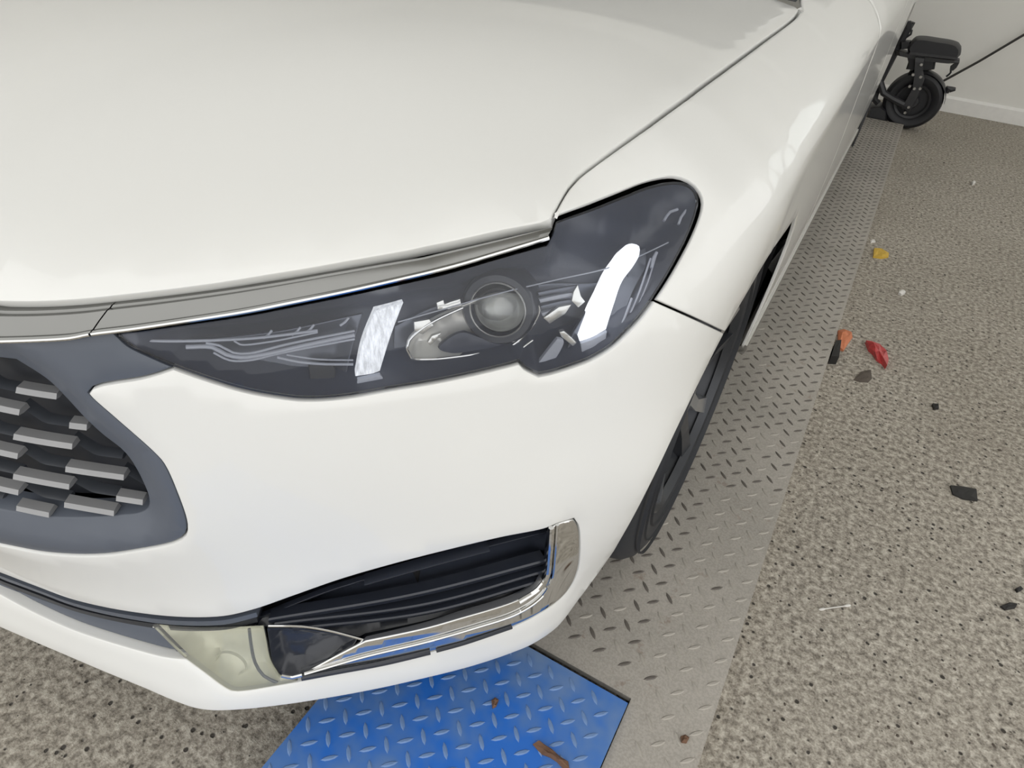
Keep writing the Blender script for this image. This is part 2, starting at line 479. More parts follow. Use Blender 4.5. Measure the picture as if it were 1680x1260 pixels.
def resample(poly, step):
    poly = np.asarray(poly, float); out = []
    for i in range(len(poly)):
        a, b = poly[i], poly[(i + 1) % len(poly)]; k = max(1, int(math.ceil(np.linalg.norm(b - a) / step)))
        for j in range(k): out.append(a + (b - a) * j / k)
    return np.array(out)

def inside(poly, X):
    x, y = X[:, 0], X[:, 1]; c = np.zeros(len(X), bool); n = len(poly)
    for i in range(n):
        x1, y1 = poly[i]; x2, y2 = poly[(i + 1) % n]
        if y1 == y2: continue
        c ^= ((y1 > y) != (y2 > y)) & (x < (x2 - x1) * (y - y1) / (y2 - y1) + x1)
    return c

def dist_poly(poly, X):
    d = np.full(len(X), 1e9)
    for i in range(len(poly)):
        a, b = poly[i], poly[(i + 1) % len(poly)]; ab = b - a; L = ab @ ab
        if L < 1e-14: continue
        t = np.clip(((X - a) @ ab) / L, 0, 1); d = np.minimum(d, np.linalg.norm(X - a - t[:, None] * ab, axis=1))
    return d

def area(p): return 0.5 * np.sum(p[:, 0] * np.roll(p[:, 1], -1) - np.roll(p[:, 0], -1) * p[:, 1])

def inset(poly, d, fixed=None):
    """move loop (ccw) inwards by d"""
    n = len(poly); a = poly - np.roll(poly, 1, 0); b = np.roll(poly, -1, 0) - poly
    a /= np.linalg.norm(a, axis=1)[:, None] + 1e-12; b /= np.linalg.norm(b, axis=1)[:, None] + 1e-12
    na = np.column_stack([-a[:, 1], a[:, 0]]); nb = np.column_stack([-b[:, 1], b[:, 0]])
    v = na + nb; L = np.linalg.norm(v, axis=1)[:, None]; v = v / np.maximum(L, 1e-6)
    k = np.clip(1.0 / np.maximum(0.45, (v * na).sum(1)), 1, 2.2)
    q = poly + v * (d * k)[:, None]
    if fixed is not None:
        q[fixed] = np.column_stack([poly[fixed][:, 0], q[fixed][:, 1]]) if True else q[fixed]
    return q

def panel_mesh(surf, poly, grid=0.02, step=0.009, gap=0.002, edge=0.002, flange=0.014, off=0.0, offfn=None, uvfix=None):
    """sheet of `surf` cut to an outline in surface coordinates, with rolled edges; returns verts, faces, (boundary flags)"""
    poly = np.asarray(poly, float)
    if area(poly) < 0: poly = poly[::-1]
    poly = resample(poly, step)
    keep = [0]
    for i in range(1, len(poly)):
        if np.linalg.norm(poly[i] - poly[keep[-1]]) > 0.0012: keep.append(i)
    poly = poly[keep]
    fx = None if uvfix is None else np.abs(poly[:, 0] - uvfix) < 1e-5
    L = [inset(poly, gap + edge, fx), inset(poly, gap + 0.3 * edge, fx), inset(poly, gap, fx), inset(poly, gap, fx)]
    offs = [0.0, -0.3 * edge, -edge, -flange]
    P0 = L[0]; n = len(P0)
    lo, hi = P0.min(0), P0.max(0)
    gx = np.arange(lo[0], hi[0] + grid, grid); gy = np.arange(lo[1], hi[1] + grid, grid)
    G = np.array([(x + (0.5 * grid if j % 2 else 0), y) for j, y in enumerate(gy) for x in gx])
    G = G[inside(P0, G)]
    if len(G): G = G[dist_poly(P0, G) > 0.45 * grid]
    V2 = [Vector(p) for p in P0] + [Vector(p) for p in G]
    res = delaunay_2d_cdt(V2, [(i, (i + 1) % n) for i in range(n)], [], 0, 1e-7)
    vv = np.array([list(v) for v in res[0]]); ff = [list(fc) for fc in res[2]]
    orig = res[3]
    cen = np.array([vv[fc].mean(0) for fc in ff]); ok = inside(P0, cen)
    faces = [fc for fc, o_ in zip(ff, ok) if o_]
    m = {}
    for i, og in enumerate(orig):
        for q in og: m[q] = i
    bl = [m[i] for i in range(n)]
    o0 = np.full(len(vv), off, float)
    if offfn is not None: o0 = o0 + offfn(vv)
    verts = [surf.p3(vv, o0)]
    if surf.sg < 0: faces = [fc[::-1] for fc in faces]
    cnt = len(vv); prev = bl
    if flange > 0:
        for k in (1, 2, 3):
            ob = np.full(n, off + offs[k], float)
            if offfn is not None: ob = ob + offfn(L[k])
            verts.append(surf.p3(L[k], ob)); cur = list(range(cnt, cnt + n)); cnt += n
            for i in range(n):
                j = (i + 1) % n
                if fx is not None and fx[i] and fx[j]: continue
                q = [prev[i], cur[i], cur[j], prev[j]] if surf.sg > 0 else [prev[i], prev[j], cur[j], cur[i]]
                if len(set(q)) > 2: faces.append(list(dict.fromkeys(q)))
            prev = cur
    return np.vstack(verts), faces

def mirror_mesh(v, f):
    v = np.array(v, float).copy(); v[:, 0] = 2 * XC - v[:, 0]
    return v, [list(fc)[::-1] for fc in f]

def join_mirror(v, f):
    """add the mirrored half, sharing the vertices on the centre plane"""
    v = np.array(v, float); n = len(v); mid = np.abs(v[:, 0] - XC) < 2e-4; v[mid, 0] = XC
    idx = np.arange(n); mv = v.copy(); mv[:, 0] = 2 * XC - mv[:, 0]
    new = np.full(n, -1); out = [v]; c = n
    add = []
    for i in range(n):
        if mid[i]: new[i] = i
        else: new[i] = c; c += 1; add.append(mv[i])
    V = np.vstack([v, np.array(add)]) if add else v
    return V, list(f) + [[int(new[i]) for i in fc][::-1] for fc in f]

SIDED = []      # parts that also exist on the far side of the car
def sided(o): SIDED.append(o); return o

def panel(name, surf, poly, mat, parent, both=False, **k):
    v, f = panel_mesh(surf, poly, **k)
    if both: v, f = join_mirror(v, f)
    o = build(name, v, f, mat, parent)
    return o

def ribbon_mesh(surf, A, B, prof, n=60):
    """band between two uv curves; prof = list of (fraction across, offset)"""
    def rs(Q):
        Q = np.asarray(Q, float); d = np.concatenate([[0], np.cumsum(np.linalg.norm(np.diff(Q, axis=0), axis=1))])
        t = np.linspace(0, d[-1], n); return np.column_stack([np.interp(t, d, Q[:, 0]), np.interp(t, d, Q[:, 1])])
    A, B = rs(A), rs(B); m = len(prof); V = []
    for t, o_ in prof: V.append(surf.p3(A + (B - A) * t, o_))
    V = np.stack(V, 1).reshape(-1, 3)
    F = [[i * m + j, i * m + j + 1, (i + 1) * m + j + 1, (i + 1) * m + j] for i in range(n - 1) for j in range(m - 1)]
    F += [list(range(m))[::-1], list(range((n - 1) * m, n * m))]
    return V, F

# ------------------------------------------------------------------ the bonnet surface
HOOD_EDGE = [(0, 499), (60, 499), (120, 496), (182, 490), (280, 479), (375, 466), (455, 453), (535, 439), (620, 424), (696, 410), (800, 387), (905, 361)]
HOOD_GAP = [(905, 361), (912, 345), (922, 327), (935, 305), (950, 288), (975, 268), (1050, 213), (1150, 140), (1250, 67), (1306, 25), (1314, 14)]
he_uv = SIDE.cast(spl(HOOD_EDGE, 14)); hg_uv = SIDE.cast(spl(HOOD_GAP, 12))
z_c = 0.802
s_left = he_uv[0, 0]; 
ext = [(s_left * t, z_c + (he_uv[0, 1] - z_c) * t * t) for t in np.linspace(0, 1, 12)[:-1]]
he_uv = np.vstack([ext, he_uv])
HE3 = SIDE.p3(he_uv); HG3 = SIDE.p3(hg_uv)

class Hood(Surf):
    sg = 1.0
    def __init__(s):
        # crown fitted to the two shut lines, with a nose roll along the front edge
        s.line = HE3[::2, :2]; s.line = np.vstack([np.column_stack([2 * XC - s.line[:0:-1, 0], s.line[:0:-1, 1]]), s.line])
        E = np.vstack([HE3[::6], HG3[3::5], HG3[-1:]])
        pts = list(map(tuple, np.column_stack([E[:, :2], E[:, 2] + s.roll(E[:, :2])])))
        for x, y, z in ((-1, .55, .925), (-1, 1.0, .985), (-1, 1.5, 1.015), (-.65, .75, .945), (-.65, 1.1, .983), (-.65, 1.5, 1.008), (-.40, 1.1, .965), (-.40, 1.5, .995)): pts.append((x, y, z))
        mp = [(2 * XC - x, y, z) for x, y, z in pts if x > XC + 1e-3]
        A = np.array(pts + mp); s.t = TPS(A[:, :2], A[:, 2], 4e-4)
    def roll(s, uv):
        uv = np.asarray(uv, float); d = np.full(len(uv), 1e9); L = s.line
        for i in range(len(L) - 1):
            a, b = L[i], L[i + 1]; ab = b - a; t = np.clip(((uv - a) @ ab) / (ab @ ab), 0, 1)
            d = np.minimum(d, np.linalg.norm(uv - a - t[:, None] * ab, axis=1))
        return 0.014 * np.exp(-d / 0.03)
    def h(s, uv): return s.t(uv) - s.roll(uv)
    def base(s, uv): return np.column_stack([uv, s.h(uv)])
    def F(s, P, off=0.0): return P[:, 2] - s.h(P[:, :2]) - off
    def uv(s, P): return P[:, :2]
HOOD = Hood()

# ------------------------------------------------------------------ the room
FLOOR_Z, PLATE_Z, WALL_Y = 0.0, 0.04, 5.74
def structure(name, mb, mat, **k):
    o = mb.build(name, mat, None, **k); o['kind'] = 'structure'; return o
structure('floor', MB().box((-0.6, 1.3, -0.1), (7.2, 9.0, 0.2)), 'floor', smooth=False)
WX0, WX1, WZ0, WZ1 = 1.35, 2.75, 1.15, 2.25
structure('wall_back', MB().box(((WX0 - 4.2) / 2, WALL_Y + 0.1, 1.7), (WX0 + 4.2, 0.2, 3.4)).box(((3.0 + WX1) / 2, WALL_Y + .1, 1.7), (3.0 - WX1, .2, 3.4)).box(((WX0 + WX1) / 2, WALL_Y + .1, WZ0 / 2), (WX1 - WX0, .2, WZ0)).box(((WX0 + WX1) / 2, WALL_Y + .1, (WZ1 + 3.4) / 2), (WX1 - WX0, .2, 3.4 - WZ1)), 'wall', smooth=False)
wf = MB(); wy = WALL_Y + .06
for x in (WX0 + .025, (WX0 + WX1) / 2, WX1 - .025): wf.rbox((x, wy, (WZ0 + WZ1) / 2), (.05, .06, WZ1 - WZ0), .006)
for z in (WZ0 + .025, WZ1 - .025): wf.rbox(((WX0 + WX1) / 2, wy, z), (WX1 - WX0 - .1, .055, .05), .006)
WIN = structure('window_1', wf, 'trim')
for k in (0, 1):
    x0_ = WX0 + .05 + k * (WX1 - WX0 - .025) / 2; MB().box((x0_ + (WX1 - WX0) / 4 - .05, wy, (WZ0 + WZ1) / 2), ((WX1 - WX0) / 2 - .075, .006, WZ1 - WZ0 - .1)).build('pane', 'pane', WIN, smooth=False)
structure('unseen_wall_left', MB().box((-4.3, 2.9, 1.7), (0.2, 5.68, 3.4)), 'wall', smooth=False)  # out of view, added to keep side sky light off the bonnet
structure('unseen_wall_right', MB().box((3.1, 3.6, 0.65), (0.2, 4.28, 1.3)), 'wall', smooth=False)  # out of view, kept low to dim the floor but light the doors
structure('unseen_ceiling', MB().box((-0.6, 2.75, 3.5), (7.6, 6.3, 0.2)), 'ceil', smooth=False)  # out of view, front edge placed to cut sky light on the bonnet
bb = MB(); bb.add([(-4.2, WALL_Y, 0), (3.0, WALL_Y, 0), (3.0, WALL_Y, 0.10), (-4.2, WALL_Y, 0.10), (-4.2, WALL_Y - .02, 0), (3.0, WALL_Y - .02, 0), (3.0, WALL_Y - .02, 0.085), (-4.2, WALL_Y - .02, 0.085)],
                  [[4, 5, 6, 7], [7, 6, 2, 3], [0, 4, 7, 3], [1, 2, 6, 5]])
structure('baseboard_back', bb, 'trim', smooth=False)

# ------------------------------------------------------------------ the car
CAR = empty('car', (XC, 1.0, PLATE_Z), 'white car parked with its lit headlamp and corner facing the viewer', 'car')

def uvp(px, closed=True, step=7.0, off=0.0): return SIDE.cast(spl(px, step, closed), off)

# --- bonnet
corner = HG3[-1]
rear = [(-.212, 1.50), (-.225, 1.515), (-.26, 1.525), (-.45, 1.555), (-.75, 1.585), (XC, 1.595)]
hood_poly = np.vstack([HE3[:, :2], HG3[1:, :2], np.array(rear)])
hood_poly[0, 0] = XC
panel('bonnet', HOOD, hood_poly, 'white', CAR, both=True, grid=0.03, gap=0.0022, edge=0.0025, flange=0.02, uvfix=XC)

# --- outlines on the front and side of the body (pixels of the photograph, cast on to the body surface)
LIP = [(0, 1031), (60, 1057), (114, 1080), (170, 1104), (229, 1128), (290, 1154), (320, 1164), (350, 1168), (400, 1166), (470, 1158), (540, 1147), (620, 1132), (700, 1114), (760, 1099), (800, 1087), (840, 1073), (875, 1058), (915, 1030), (950, 985), (983, 940), (1010, 902)]
ARCH_F = [(1010, 902), (1040, 850), (1074, 784), (1110, 708), (1150, 624), (1172, 579), (1189, 546)]
SEAM = [(1189, 546), (1140, 523), (1074, 493)]
HL_BOT = [(1074, 493), (1053, 522), (1028, 549), (1003, 572), (971, 591), (940, 603), (918, 610), (900, 615), (884, 618, 'c'), (861, 606), (852, 597, 'c'), (838, 601), (775, 616), (712, 629), (640, 641), (570, 653), (528, 657), (490, 657), (457, 653), (420, 647), (386, 639), (350, 628), (314, 616), (284, 605)]
GR_OUT = [(284, 605), (255, 615), (228, 622), (190, 628), (164, 633), (150, 638), (143, 647), (150, 655), (190, 690), (251, 744), (267, 762), (289, 810), (305, 860), (303, 879), (286, 891), (228, 904), (160, 913), (76, 910), (0, 896)]
IN_TOP = [(0, 941), (60, 964), (114, 984), (170, 998), (229, 1008), (286, 1014), (340, 1015), (375, 1012), (420, 1001), (480, 980), (560, 952), (650, 926), (740, 903), (820, 884), (897, 868), (915, 860), (941, 852)]
IN_R = [(941, 852), (948, 862), (951, 885), (948, 935), (935, 965), (915, 987), (880, 1010), (845, 1027), (780, 1049), (700, 1071), (610, 1092), (520, 1112), (440, 1127), (400, 1133), (380, 1133), (362, 1123), (338, 1105), (305, 1081)]
IN_BOT = [(305, 1081), (270, 1077), (229, 1067), (170, 1050), (114, 1031), (50, 1002), (0, 975)]
def cast_line(px): return SIDE.cast(spl(px, 8))
lip = cast_line(LIP); archf = cast_line(ARCH_F); seam = cast_line(SEAM); hlbot = cast_line(HL_BOT)
grout = cast_line(GR_OUT); intop = cast_line(IN_TOP); inr = cast_line(IN_R); inbot = cast_line(IN_BOT)
def to_centre(curve, z, n=10):
    e = curve[-1]; return np.vstack([curve, [(e[0] * (1 - t), e[1] + (z - e[1]) * (1 - (1 - t) ** 2)) for t in np.linspace(0, 1, n + 1)[1:]]])
def from_centre(curve, z, n=10): return to_centre(curve[::-1], z, n)[::-1]
lip_c = from_centre(lip, 0.2); grout_c = to_centre(grout, grout[-1, 1] - .004); intop_c = from_centre(intop, intop[0, 1] - .004); inbot_c = to_centre(inbot, inbot[-1, 1] - .003)
bumper = np.vstack([lip_c, archf[1:], seam[1:], hlbot[1:], grout_c[1:], intop_c, inr[1:], inbot_c[1:]])
panel('front_bumper', SIDE, bumper, 'white', CAR, both=True, grid=0.02, gap=0.001, edge=0.003, flange=0.036, uvfix=0.0)
# underside of the lip
lv = SIDE.p3(lip_c, -0.0); lv2 = lv.copy(); cdir = np.column_stack([XC - lv[:, 0], 1.0 - lv[:, 1]]); cdir /= np.linalg.norm(cdir, axis=1)[:, None]
lv2[:, :2] += cdir * 0.10; lv2[:, 2] += 0.012; lv[:, :2] += cdir * 0.004; lv[:, 2] += 0.003
n_ = len(lv); vv, ff = join_mirror(np.vstack([lv, lv2]), [[i, i + n_, i + n_ + 1, i + 1] for i in range(n_ - 1)])
build('bumper_underside', vv, ff, 'black', CAR)

# --- front wing, doors, quarter
def side_uv(pts): return np.array([(S0 + y - YC, z) for y, z in pts])
ARCH_T = [(1189, 546), (1208, 512), (1227, 479), (1246, 446), (1265, 415), (1290, 379), (1300, 364), (1306, 358)]
archt = cast_line(ARCH_T)
rear_arch = side_uv([(1.30, .655), (1.325, .64), (1.352, .612), (1.375, .57), (1.39, .50), (1.40, .42), (1.405, .35), (1.43, .28)])
DOOR1, DOOR2, QTR, SILL, BELT = 1.93, 2.95, 3.72, 0.245, 1.02
HL_TOP = [(905, 361), (930, 351), (965, 338), (1000, 324), (1030, 312), (1058, 301), (1085, 294), (1110, 292), (1132, 299), (1146, 313), (1151, 330), (1147, 352), (1135, 384), (1120, 415), (1098, 455), (1074, 493)]
hltop = cast_line(HL_TOP)
wing = np.vstack([archt, rear_arch[1:], side_uv([(1.47, .25), (1.5, SILL), (DOOR1, SILL), (DOOR1, .6), (DOOR1, .9), (DOOR1, .998), (1.75, .996), (1.58, .99)]), hg_uv[::-1], hltop[1:], seam[::-1][1:-1]])
sided(panel('front_wing', SIDE, wing, 'white', CAR, grid=0.022, gap=0.0018, edge=0.0022, flange=0.006))
def door(name, y0, y1):
    return sided(panel(name, SIDE, side_uv([(y0, SILL), (y1, SILL), (y1, .6), (y1, BELT), (y0, BELT - .015), (y0, .6)]), 'white', CAR, grid=0.03, gap=0.0012, edge=0.0015, flange=0.02))
d1 = door('front_door', DOOR1, DOOR2); d2 = door('rear_door', DOOR2, QTR)
RWC = (4.13, 0.375)
qa = [(RWC[0] + .385 * math.cos(a), RWC[1] + .385 * math.sin(a)) for a in np.linspace(math.radians(180), math.radians(0), 26)]
sided(panel('quarter_panel', SIDE, side_uv([(QTR, SILL), (QTR + .02, SILL)] + qa + [(4.53, .33), (4.9, .36), (4.93, .7), (4.9, BELT), (QTR, BELT)]), 'white', CAR, grid=0.03, gap=0.0022, edge=0.0025, flange=0.02))
for dd, y in ((d1, 2.72), (d2, 3.55)):
    p = SIDE.p3(side_uv([(y - .1, .955), (y - .06, .957), (y, .959), (y + .06, .959), (y + .1, .957)]), [0.004, .03, .036, .03, .004])
    sided(MB().tube(p, 0.011, 8).build('door_handle', 'white', dd))
# chrome strip at the foot of the doors
yy = np.linspace(1.47, 3.70, 40)
v_, f_ = ribbon_mesh(SIDE, side_uv([(y, .262) for y in yy]), side_uv([(y, .235) for y in yy]), [(0, .0), (0, .006), (.5, .009), (1, .006), (1, -.03)], 50)
sided(build('sill_trim', v_, f_, 'chrome', CAR))
# sill below, and dark inner shells behind every opening
vs = []; 
def shell(name, s0, s1, z0, z1, off):
    ss = np.linspace(s0, s1, 40); zz = np.linspace(z0, z1, 14)
    uv = np.array([(a, b) for a in ss for b in zz]); P = SIDE.p3(uv, off)
    F = [[i * 14 + j, (i + 1) * 14 + j, (i + 1) * 14 + j + 1, i * 14 + j + 1] for i in range(39) for j in range(13)]
    return P, F
P, F = shell('', 0, RS * math.radians(60), .24, .74, -.085); P, F = join_mirror(P, F)
build('crash_structure', P, F, 'inner', CAR)
P, F = shell('', S0 + .44, S0 + 2.66, .23, .98, -.03); sided(build('inner_sill', P, F, 'inner', CAR))
P, F = shell('', S0 + 3.56, S0 + 3.9, .4, .98, -.03); sided(build('inner_quarter', P, F, 'inner', CAR))
# under-bonnet panel, and a dark box added to block light under the car
gx_, gy_ = np.linspace(-1.80, -.20, 33), np.linspace(.22, 1.44, 26)
g = np.array([(x, y) for y in gy_ for x in gx_])
fullp = np.vstack([hood_poly, np.column_stack([2 * XC - hood_poly[::-1, 0], hood_poly[::-1, 1]])])
okp = inside(fullp, g) & (dist_poly(fullp, g) > 0.12)
P = HOOD.p3(g, 0.0) - [0, 0, .045]
build('bonnet_liner', P, [q for j in range(25) for i in range(32) for q in [[j * 33 + i, j * 33 + i + 1, (j + 1) * 33 + i + 1, (j + 1) * 33 + i]] if okp[q].all()], 'inner', CAR)
MB().box((XC, 2.55, .30), (1.30, 4.2, .16)).build('light_block_pan', 'inner', CAR, smooth=False)

fl_ = [on_axis([p], 0, x)[0] for p, x in (((1291, 396), -.089), ((1269, 452), -.104), ((1259, 438), -.116), ((1276, 402), -.116))]
sided(MB().prism(fl_, (-.004, .012, 0)).build('arch_flange', 'white', CAR, smooth=False))
# --- wheel-arch liners
def skin_x(y, z):
    lo, hi = XC + .3, XC + 1.2
    for _ in range(30):
        m = (lo + hi) / 2
        if SIDE.F(np.array([[m, y, z]]))[0] > 0: hi = m
        else: lo = m
    return lo
def arch_liner(name, cy, cz, rf_, rr_, x1):
    mb = MB(); A = [math.radians(a) for a in np.linspace(-20, 195, 34)]
    ring = []
    for a in A:
        r = rr_ + (rf_ - rr_) * min(1, max(0, (a - 1.2) / 1.2)); y, z = cy + r * math.cos(a), cz + r * math.sin(a)
        ring.append((skin_x(y, z) - (.022 if z < .6 or y > 1.1 else .08), y, z))
    v = [q for p in ring for q in (p, (x1, p[1], p[2]))]
    mb.add(v, [[2 * i, 2 * i + 1, 2 * i + 3, 2 * i + 2] for i in range(33)])
    mb.add([(x1, cy, cz)] + [(x1, p[1], p[2]) for p in ring], [[0, i + 2, i + 1] for i in range(33)])
    return sided(mb.build(name, 'inner', CAR))
arch_liner('arch_liner', 1.03, .375, .368, .408, -.42); arch_liner('arch_liner', RWC[0], RWC[1], .392, .392, -.42)

# --- wheels
def wheel(cy, r=0.335, xf=-.11, w=.21, name='wheel'):
    c = (xf, cy, PLATE_Z + r + .002); ax = (-1, 0, 0)      # axis points inwards, 0 at the outer face
    rim = MB().lathe(c, ax, [(.215, .02), (.222, .004), (.226, .006), (.226, .02), (.205, .05), (.20, .19), (.222, .205)], 56).build(name, 'alloy_dark', CAR)
    ty = [(.222, .012), (.235, .004), (.262, -.001), (.292, .002), (.315, .012), (.329, .028), (.335, .05), (.335, .10), (.335, .16), (.328, .182), (.30, .205), (.222, .205)]
    MB().lathe(c, ax, ty, 72).build('tyre', 'rubber', rim)
    for rr in (.247, .276, .303):
        MB().lathe(c, ax, [(rr - .002, .0025), (rr, -.0028), (rr + .002, .0025)], 72).build('sidewall_ring', 'rubber', rim)
    for k in range(5):
        for sgn in (-1, 1):
            a = 2 * math.pi * k / 5 + 0.35; d = np.array([0, math.cos(a), math.sin(a)]); t = np.array([0, -math.sin(a), math.cos(a)]) * sgn
            C0 = np.array(c)
            def q(rad, tan, dep): return C0 + d * rad + t * tan + np.array([-dep, 0, 0])
            outer = [q(.05, .004, .03), q(.05, .034, .034), q(.15, .046, .026), q(.217, .078, .014), q(.217, .040, .010), q(.15, .020, .022)]
            inner = [p + np.array([-.03, 0, 0]) for p in outer]
            mb = MB(); mb.add(outer + inner, [list(range(6)), list(range(6, 12))[::-1]] + [[i, (i + 1) % 6, 6 + (i + 1) % 6, 6 + i] for i in range(6)])
            mb.build('spoke', 'alloy' if sgn > 0 else 'alloy_dark', rim, smooth=False)  # lighter alloy on alternate spokes stands in for highlights
    MB().lathe(c, ax, [(.0, .022), (.028, .024), (.034, .03), (.062, .034), (.07, .06)], 32).build('hub_cap', 'alloy', rim)
    MB().lathe(c, ax, [(.05, .085), (.155, .085), (.155, .105), (.05, .105)], 40).build('brake_disc', 'alloy_dark', rim)
    MB().lathe(c, ax, [(.0, .16), (.2, .16)], 40).build('rim_back', 'inner', rim)
    return sided(rim)
W1 = wheel(1.03); W2 = wheel(RWC[0])

# --- cabin (above the frame)
def glassq(name, pts, mat):
    mb = MB(); mb.add(pts, [[0, 1, 2, 3]]); return mb.build(name, mat, CAR)
def loft(rows):
    n = len(rows[0]); V = [p for r in rows for p in r]
    return V, [[j * n + i, j * n + i + 1, (j + 1) * n + i + 1, (j + 1) * n + i] for j in range(len(rows) - 1) for i in range(n - 1)]
T = np.linspace(0, 1, 9)
ws = [[(XC + .76 * t * (1 - .2 * u), 1.62 + .85 * u - .11 * t * t, 1.02 - .03 * t + .50 * u - .03 * u * t) for t in T] for u in np.linspace(0, 1, 6)]
P, F = join_mirror(*loft(ws)); build('windscreen', P, F, 'winglass', CAR)
rf = [[(XC + .62 * t, 2.44 + 2.0 * u - .10 * t * t * (1 - u), 1.52 + .05 * math.sin(math.pi * min(1, u * 1.1)) - .05 * t * t - .06 * u) for t in T] for u in np.linspace(0, 1, 9)]
P, F = join_mirror(*loft(rf)); build('roof', P, F, 'white', CAR)
sw = [[(-.17 - .20 * u, 1.75 + .75 * u + (4.55 - 1.75 - (.75 + .2) * u) * t, 1.01 + .43 * u + .01 * t) for t in T] for u in np.linspace(0, 1, 5)]
P, F = loft(sw); sided(build('side_glass', P, F, 'winglass', CAR))
sided(MB().tube([(-.26, 1.66, 1.0), (-.28, 1.82, 1.13), (-.35, 2.2, 1.37), (-.40, 2.46, 1.47), (-.41, 3.2, 1.50), (-.41, 4.3, 1.44), (-.30, 4.75, 1.05)], [.03, .034, .036, .036, .034, .034, .05], 10).build('roof_pillar', 'white', CAR))
cw = [[(XC + .77 * t, 1.60 + .03 * u - .08 * t * t, 1.012 + .005 * u - .03 * t * t) for t in T] for u in (0, 1, 2)]
P, F = join_mirror(*loft(cw)); build('scuttle', P, F, 'black', CAR)


# --- trim strip under the bonnet edge
LOW = [(0, 557), (60, 555), (120, 551), (150, 545), (215, 537), (278, 528), (403, 509), (480, 494), (560, 478), (650, 458), (731, 439), (820, 413), (895, 391)]
low = SIDE.cast(spl(LOW, 10)); low_px = spl(LOW, 10)
cut_b = int(np.argmin(np.abs(low_px[:, 0] - 147)))
edge_px = spl(HOOD_EDGE, 14); cut_a = len(ext) + int(np.argmin(np.abs(edge_px[:, 0] - 178)))
low_c = from_centre(low, 0.765, 11); cut_b += len(low_c) - len(low)
STRIP = [(0, -.016), (.05, -.012), (.10, -.005), (.20, -.005), (.24, .001), (.55, .004), (.86, .004), (.88, .0065), (.96, .0075), (1, .004), (1, -.02)]
d_ = 0.004
V, F = ribbon_mesh(SIDE, he_uv[:cut_a + 1] - [0, d_], low_c[:cut_b + 1], STRIP, 70); V, F = join_mirror(V, F)
build('bonnet_trim', V, F, 'satin', CAR)
A_, B_ = he_uv[cut_a:] - [0, d_], low_c[cut_b:]
A_ = A_.copy(); A_[0] += (.0016, 0); B_ = B_.copy(); B_[0] += (.0016, 0)
V, F = ribbon_mesh(SIDE, A_, B_, STRIP, 90)
strip2 = sided(build('headlamp_trim', V, F, 'satin', CAR))
def tube_uv(uv, off, r, name, mat, parent, n=8):
    return MB().tube(SIDE.p3(uv, off), r, n).build(name, mat, parent)
def tube_px(px, off, r, name, mat, parent, step=9):
    return tube_uv(SIDE.cast(spl(px, step), off), off, r, name, mat, parent)
sided(tube_uv(low_c[cut_b:] + [.002, 0], .0045, .0028, 'bright_edge', 'chrome', strip2))
sided(tube_uv(low_c[3:cut_b + 1], .0045, .0028, 'bright_edge', 'chrome', CAR))

def smooth01(x): x = np.clip(x, 0, 1); return x * x * (3 - 2 * x)
def bowl(poly, depth, width):
    q = np.asarray(poly, float)
    return lambda uv: -depth * smooth01(dist_poly(q, uv) / width)

# --- grille
HL_IN = [(284, 605), (245, 588), (207, 569), (186, 549)]
hlin = cast_line(HL_IN)
GR_IN = [(0, 607), (57, 643), (92, 676), (126, 711), (156, 737), (183, 757), (197, 772), (209, 791), (222, 818), (229, 838), (228, 856), (213, 866), (183, 870), (152, 873), (115, 875), (76, 875), (40, 871), (0, 866)]
grin = cast_line(GR_IN)
grin_c = to_centre(from_centre(grin, 0.735), grin[-1, 1] - .003)
k186 = int(np.argmin(np.abs(low_px[:, 0] - 186))) + len(low_c) - len(low)
sur = np.vstack([low_c[:k186 + 1] - [0, .003], hlin[::-1][1:], grout_c[1:], grin_c[::-1]])
gq = grin_c
def gslope(uv): return -0.020 * (1 - smooth01(dist_poly(gq, uv) / .035))
SUR = panel('grille_surround', SIDE, sur, 'plastic', CAR, both=True, grid=0.014, gap=0.0006, edge=0.002, flange=0.03, off=-.003, offfn=gslope, uvfix=0.0)
P, F = panel_mesh(SIDE, grin_c, grid=.03, gap=-.004, flange=0, off=-.062, uvfix=0.0); P, F = join_mirror(P, F)
GRILLE = build('grille', P, F, 'black', CAR)
go = -.026
cst = lambda *p: SIDE.cast(list(p), go)
b0, b1, b3, b5 = cst((28.6, 711), (125.7, 727), (114, 765), (28.6, 778))
va, vb, bv = b3 - b0, b5 - b0, b1 - b0
th = abs(cst((80, 712))[0][1] - cst((80, 724))[0][1])
a0_, a1_, a2_ = cst((28.6, 673), (68.6, 700), (114, 706)) - b0
gin = np.asarray(grin_c)
def inside_run(Q):
    ok = inside(gin, Q) & (dist_poly(gin, Q) > .004); best = None; i = 0
    while i < len(Q):
        if ok[i]:
            j = i
            while j + 1 < len(Q) and ok[j + 1]: j += 1
            if best is None or j - i > best[1] - best[0]: best = (i, j)
            i = j
        i += 1
    return Q[best[0]:best[1] + 1] if best and best[1] - best[0] >= 3 else None
M['link'] = simple('grille_link_dark', (0.055, 0.06, 0.07), 0.35)
M['grille_bar'] = simple('grille_bar_grey', (0.32, 0.32, 0.325), 0.3, metal=0.3, var=0.08)
